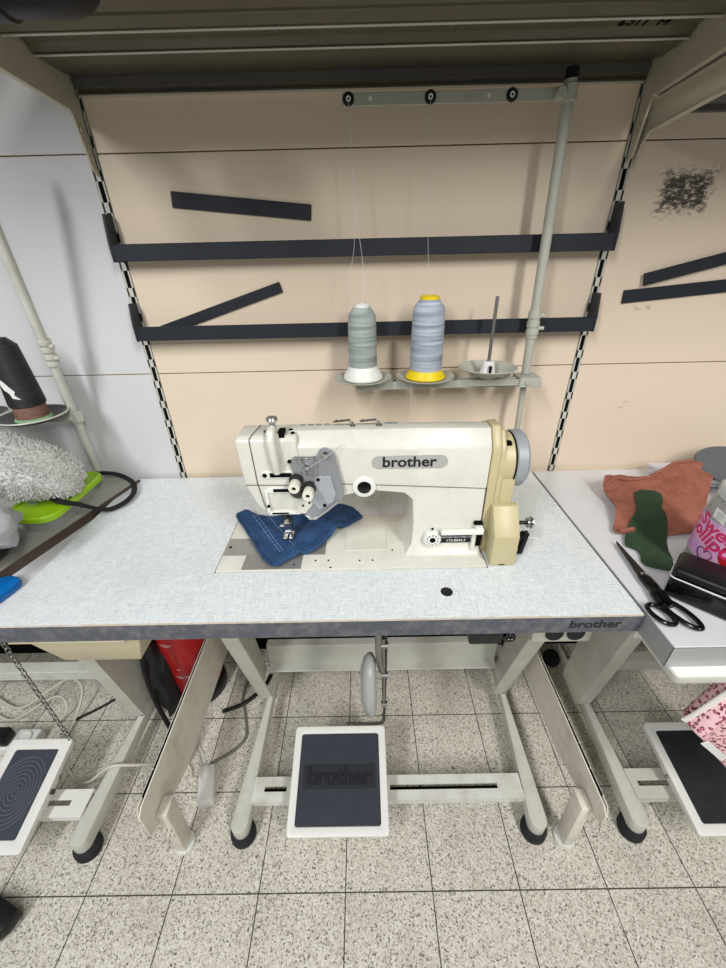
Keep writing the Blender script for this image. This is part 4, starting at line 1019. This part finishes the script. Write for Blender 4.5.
# leopard bag
t = thing('shopping_bag', 'pink leopard-print bag hanging by the right table', 'bag', (.80, -.54, .30))
b = B()
outl = [(.640,.452),(.668,.500),(.705,.580),(.96,.60),(.98,.30),(.86,.235),(.80,.27),(.74,.335),(.69,.395)]
secs = []
n = len(outl); cx = sum(p[0] for p in outl)/n; cz = sum(p[1] for p in outl)/n
for y, k in ((-.478,.93),(-.49,.99),(-.505,1.0),(-.520,.99),(-.532,.93)): secs.append([(cx+(p[0]-cx)*k, y+.02*noise.noise(V((p[0]*9,0,p[1]*9))), cz+(p[1]-cz)*k) for p in outl])
b.loft(secs); finish(b, 'bag_body', M_leo, t, .004, 2, ang=50)
b = B(); ribbon(b, catmull([(.640,-.510,.452),(.655,-.510,.475),(.672,-.510,.512),(.690,-.510,.550),(.706,-.510,.585)], 6), .030, .003, V((0,-1,0))); finish(b, 'bag_hem', M_whitecl, t)
b = B(); b._add([(.668,-.5415,.440),(.730,-.5415,.378),(.722,-.5415,.366),(.655,-.5415,.432),(.668,-.5395,.440),(.730,-.5395,.378),(.722,-.5395,.366),(.655,-.5395,.432)], [(3,2,1,0),(4,5,6,7),(0,1,5,4),(1,2,6,5),(2,3,7,6),(3,0,4,7)]); 
finish(b, 'bag_print', M_silver, t)
b = B(); b.tube(catmull([(.84,-.50,.585),(.86,-.50,.64),(.90,-.50,.671)], 6), .005, 8); finish(b, 'bag_handle', M_whitecl, t)

# ------------------------------------------------------------------ floor clutter
ex, ey = -.562, -.115
t = thing('fire_extinguisher', 'red fire extinguisher with black base ring under the table left of the frame', 'fire extinguisher', (ex, ey, 0))
b = B(); b.lathe([(.070,.045),(.078,.06),(.078,.36),(.070,.40),(.045,.425),(.02,.432)], (ex,ey,0), n=40); bd = finish(b, 'cylinder_body', M_red, t, ang=50)
b = B(); b.lathe([(.083,0),(.085,.004),(.084,.050),(.079,.058),(.070,.058)], (ex,ey,0), n=40); finish(b, 'base_ring', M_blackpl, t)
b = B(); b.cyl((ex,ey,.43),(ex,ey,.465),.018); b.box(ex-.012,ex+.012,ey-.06,ey+.02,.462,.474); b.box(ex-.010,ex+.010,ey-.065,ey+.01,.485,.494); finish(b, 'valve', M_blackpl, t, .002, 1)
def cyl_lines(b, r, z, a0, a1, w):
    n = 10
    vs = [(ex+rr*math.cos(a0+(a1-a0)*k/n), ey+rr*math.sin(a0+(a1-a0)*k/n), zz) for rr in (r,) for zz in (z, z+w) for k in range(n+1)]
    b._add(vs, [(k,k+1,n+2+k,n+1+k) for k in range(n)])
b = B()
for z, a0, a1 in ((.155,-1.8,-1.2),(.149,-1.7,-1.3),(.19,-1.65,-1.5),(.300,-2.0,-1.5),(.294,-2.0,-1.6)): cyl_lines(b, .0785, z, a0, a1, .0018)
finish(b, 'label_print', M_silver, bd)

def cable(name, lab, pts, r, mat):
    b = B(); b.tube(catmull(pts, 8), r, 8); return tag(finish(b, name, mat, ang=70), lab, 'cable')
cable('cable', 'pale cable arching behind the ringed pedal on the left', [(-1.25,-.15,.006),(-1.12,-.20,.02),(-1.03,-.165,.06),(-.97,-.14,.08),(-.92,-.17,.06),(-.92,-.26,.008),(-.93,-.33,.006)], .004, M_wire)
cable('cable', 'pale thinner cable arching lower, inside the longer pale loop', [(-1.24,-.19,.005),(-1.12,-.235,.015),(-1.03,-.20,.05),(-.985,-.185,.055),(-.955,-.21,.03),(-.975,-.25,.005)], .0032, M_wire)
cable('cable', 'white cable curving in front of the left table leg to the shelf foot', [(-.875,-.345,.004),(-.855,-.375,.0045),(-.81,-.403,.0045),(-.76,-.415,.03),(-.69,-.405,.085),(-.63,-.39,.06),(-.55,-.365,.012),(-.51,-.37,.006),(-.49,-.40,.006)], .0042, M_wire)
cable('cable', 'grey cable curving on the floor beside the middle table frame', [(-.46,-.375,.005),(-.43,-.355,.0045),(-.39,-.33,.0045),(-.365,-.29,.0045),(-.385,-.22,.0045),(-.405,-.17,.005),(-.40,-.10,.01)], .004, M_wireg)
cable('cable', 'thick black cable on the floor behind the shelf foot', [(-.46,-.215,.007),(-.43,-.205,.0065),(-.39,-.185,.0065),(-.345,-.135,.0065),(-.33,-.09,.0065)], .0062, M_blackpl)
cable('cable', 'black cable lying along the wall floor at far left', [(-1.40,-.08,.006),(-1.2,-.09,.006),(-1.0,-.06,.006),(-.86,-.05,.006),(-.76,-.04,.006)], .005, M_blackpl)
cable('cable', 'black cable hanging steeply beside the left table upright', [(-.575,-.25,.42),(-.585,-.28,.34),(-.580,-.30,.22),(-.548,-.33,.13),(-.515,-.36,.06)], .0062, M_blackpl)
cable('cable', 'thin black cable crossing the floor diagonally by the left leg', [(-.93,-.235,.004),(-.85,-.18,.004),(-.78,-.11,.004),(-.745,-.07,.004)], .004, M_blackpl)
# extension socket, adaptor
t = thing('extension_socket', 'white extension socket block with black plug on the far left floor', 'socket', (-1.05,-.30,0))
b = B(); b.box(-1.13,-.985,-.335,-.275,.0005,.04); finish(b, 'socket_body', M_white2, t, .006, 3)
b = B(); b.lathe([(.02,.0405),(.021,.045),(.017,.046),(.016,.041),(0,.041)], (-1.02,-.305,0), n=24); finish(b, 'outlet', M_whitecl, t)
b = B(); b.box(-1.09,-1.05,-.33,-.29,.0405,.08); finish(b, 'black_plug', M_blackpl, t, .006, 2)
t = thing('plug_adapter', 'white plug adapter box on the floor behind the slotted shelf foot', 'plug', (-.435,-.43,0))
b = B(); b.M = T(-.436,-.425,0) @ Matrix.Rotation(.25,4,'Z'); b.box(-.020,.020,-.045,.045,.0005,.036); finish(b, 'adapter_body', M_white2, t, .004, 2)
b = B(); b.M = T(-.436,-.425,0) @ Matrix.Rotation(.25,4,'Z'); b.ell((0,.02,.05), .014, .022, .014, 14, 8); b.tube(catmull([(0,.035,.05),(-.01,.07,.06),(-.02,.09,.05)],5), .004, 8); finish(b, 'plug', M_white2, t)
# dark clutter between
b = B(); b.ell((-.625,-.150,.10), .036, .075, .22, 24, 16, fn=lambda d: 1+.45*noise.noise(d*3.5)+.15*noise.noise(d*9))
for v in b.bm.verts: v.co.z = max(v.co.z, .0005)
tag(finish(b, 'plastic_bag', plain('dark_bag',(30,30,32),.45,spec=.3), ang=60), 'crumpled black bag squeezed between the left leg and the extinguisher', 'bag')
t = thing('clear_box', 'small clear box with reddish scraps on the floor by the shelf foot', 'box', (-.545,-.315,0))
b = B(); 
for x0,x1,y0,y1 in ((-.58,-.578,-.36,-.27),(-.512,-.51,-.36,-.27),(-.578,-.512,-.36,-.358),(-.578,-.512,-.272,-.27)): b.box(x0,x1,y0,y1,.001,.06)
b.box(-.58,-.51,-.36,-.27,.0004,.001); finish(b, 'box_shell', M_clear, t)
b = B(); b.ell((-.545,-.315,.018), .028, .038, .014, 14, 8, fn=lambda d: 1+.2*noise.noise(d*4)); finish(b, 'scraps', plain('red_scrap',(120,44,50),.8,dirt=.9,dirtc=(200,196,190),dscale=60), t)
# black chair foot bottom-left
t = thing('stool_base', 'black angular stool foot at the bottom left corner', 'stool', (-.95,-.70,0))
b = B(); b.prism([(-.764,-.662),(-.773,-.692),(-.800,-.716),(-1.15,-.775),(-1.15,-.665),(-.82,-.640)], 'z', .012, .046); finish(b, 'base_leg', M_blackpl, t, .003, 2)
b = B(); b.cyl((-.83,-.678,0),(-.83,-.678,.0118),.012,n=20); b.cyl((-1.1,-.70,0),(-1.1,-.70,.0118),.014,n=20); finish(b, 'glide', M_rubber, t)

# ------------------------------------------------------------------ light: two ceiling tubes behind the viewer, room fill
def area(name, loc, target, sx, sy, power, color):
    l = bpy.data.lights.new(name, 'AREA'); l.shape = 'RECTANGLE'; l.size = sx; l.size_y = sy; l.energy = power; l.color = color
    o = bpy.data.objects.new(name, l); C.objects.link(o); o.location = loc
    o.rotation_euler = (V(target)-V(loc)).to_track_quat('-Z', 'Y').to_euler(); return o
area('ceiling_tube', (-1.15,-2.1,2.45), (-1.0,-.9,.6), .25, 1.5, 51, (.98,.985,1.0))
area('ceiling_tube', (1.05,-2.1,2.45), (.9,-.9,.6), .25, 1.5, 51, (1.0,.98,.94))
w = bpy.data.worlds.new('room'); bpy.context.scene.world = w; w.use_nodes = True
w.node_tree.nodes['Background'].inputs[0].default_value = (.90,.93,.96,1); w.node_tree.nodes['Background'].inputs[1].default_value = .215

# ------------------------------------------------------------------ camera
pitch, yaw, roll, f = .5243, -.0066, -.0236, 392.667
cp, sp, cy_, sy_ = math.cos(pitch), math.sin(pitch), math.cos(yaw), math.sin(yaw)
fw = V((sy_*cp, cy_*cp, -sp)); rt = V((cy_, -sy_, 0)); up = rt.cross(fw)
r2 = rt*math.cos(roll)+up*math.sin(roll); u2 = up*math.cos(roll)-rt*math.sin(roll)
cam = bpy.data.cameras.new('camera'); co = bpy.data.objects.new('camera', cam); C.objects.link(co)
Mx = Matrix.Identity(4)
for i in range(3): Mx[i][0], Mx[i][1], Mx[i][2] = r2[i], u2[i], -fw[i]
Mx.translation = V((.0139,-.9445,1.2632)); co.matrix_world = Mx
cam.sensor_fit = 'HORIZONTAL'; cam.sensor_width = 36; cam.lens = 36*f/726; cam.clip_start = .02
sc = bpy.context.scene; sc.camera = co
sc.view_settings.view_transform = 'Standard'; sc.view_settings.look = 'None'; sc.view_settings.gamma = 1; sc.view_settings.exposure = 0
sc.view_settings.use_curve_mapping = False
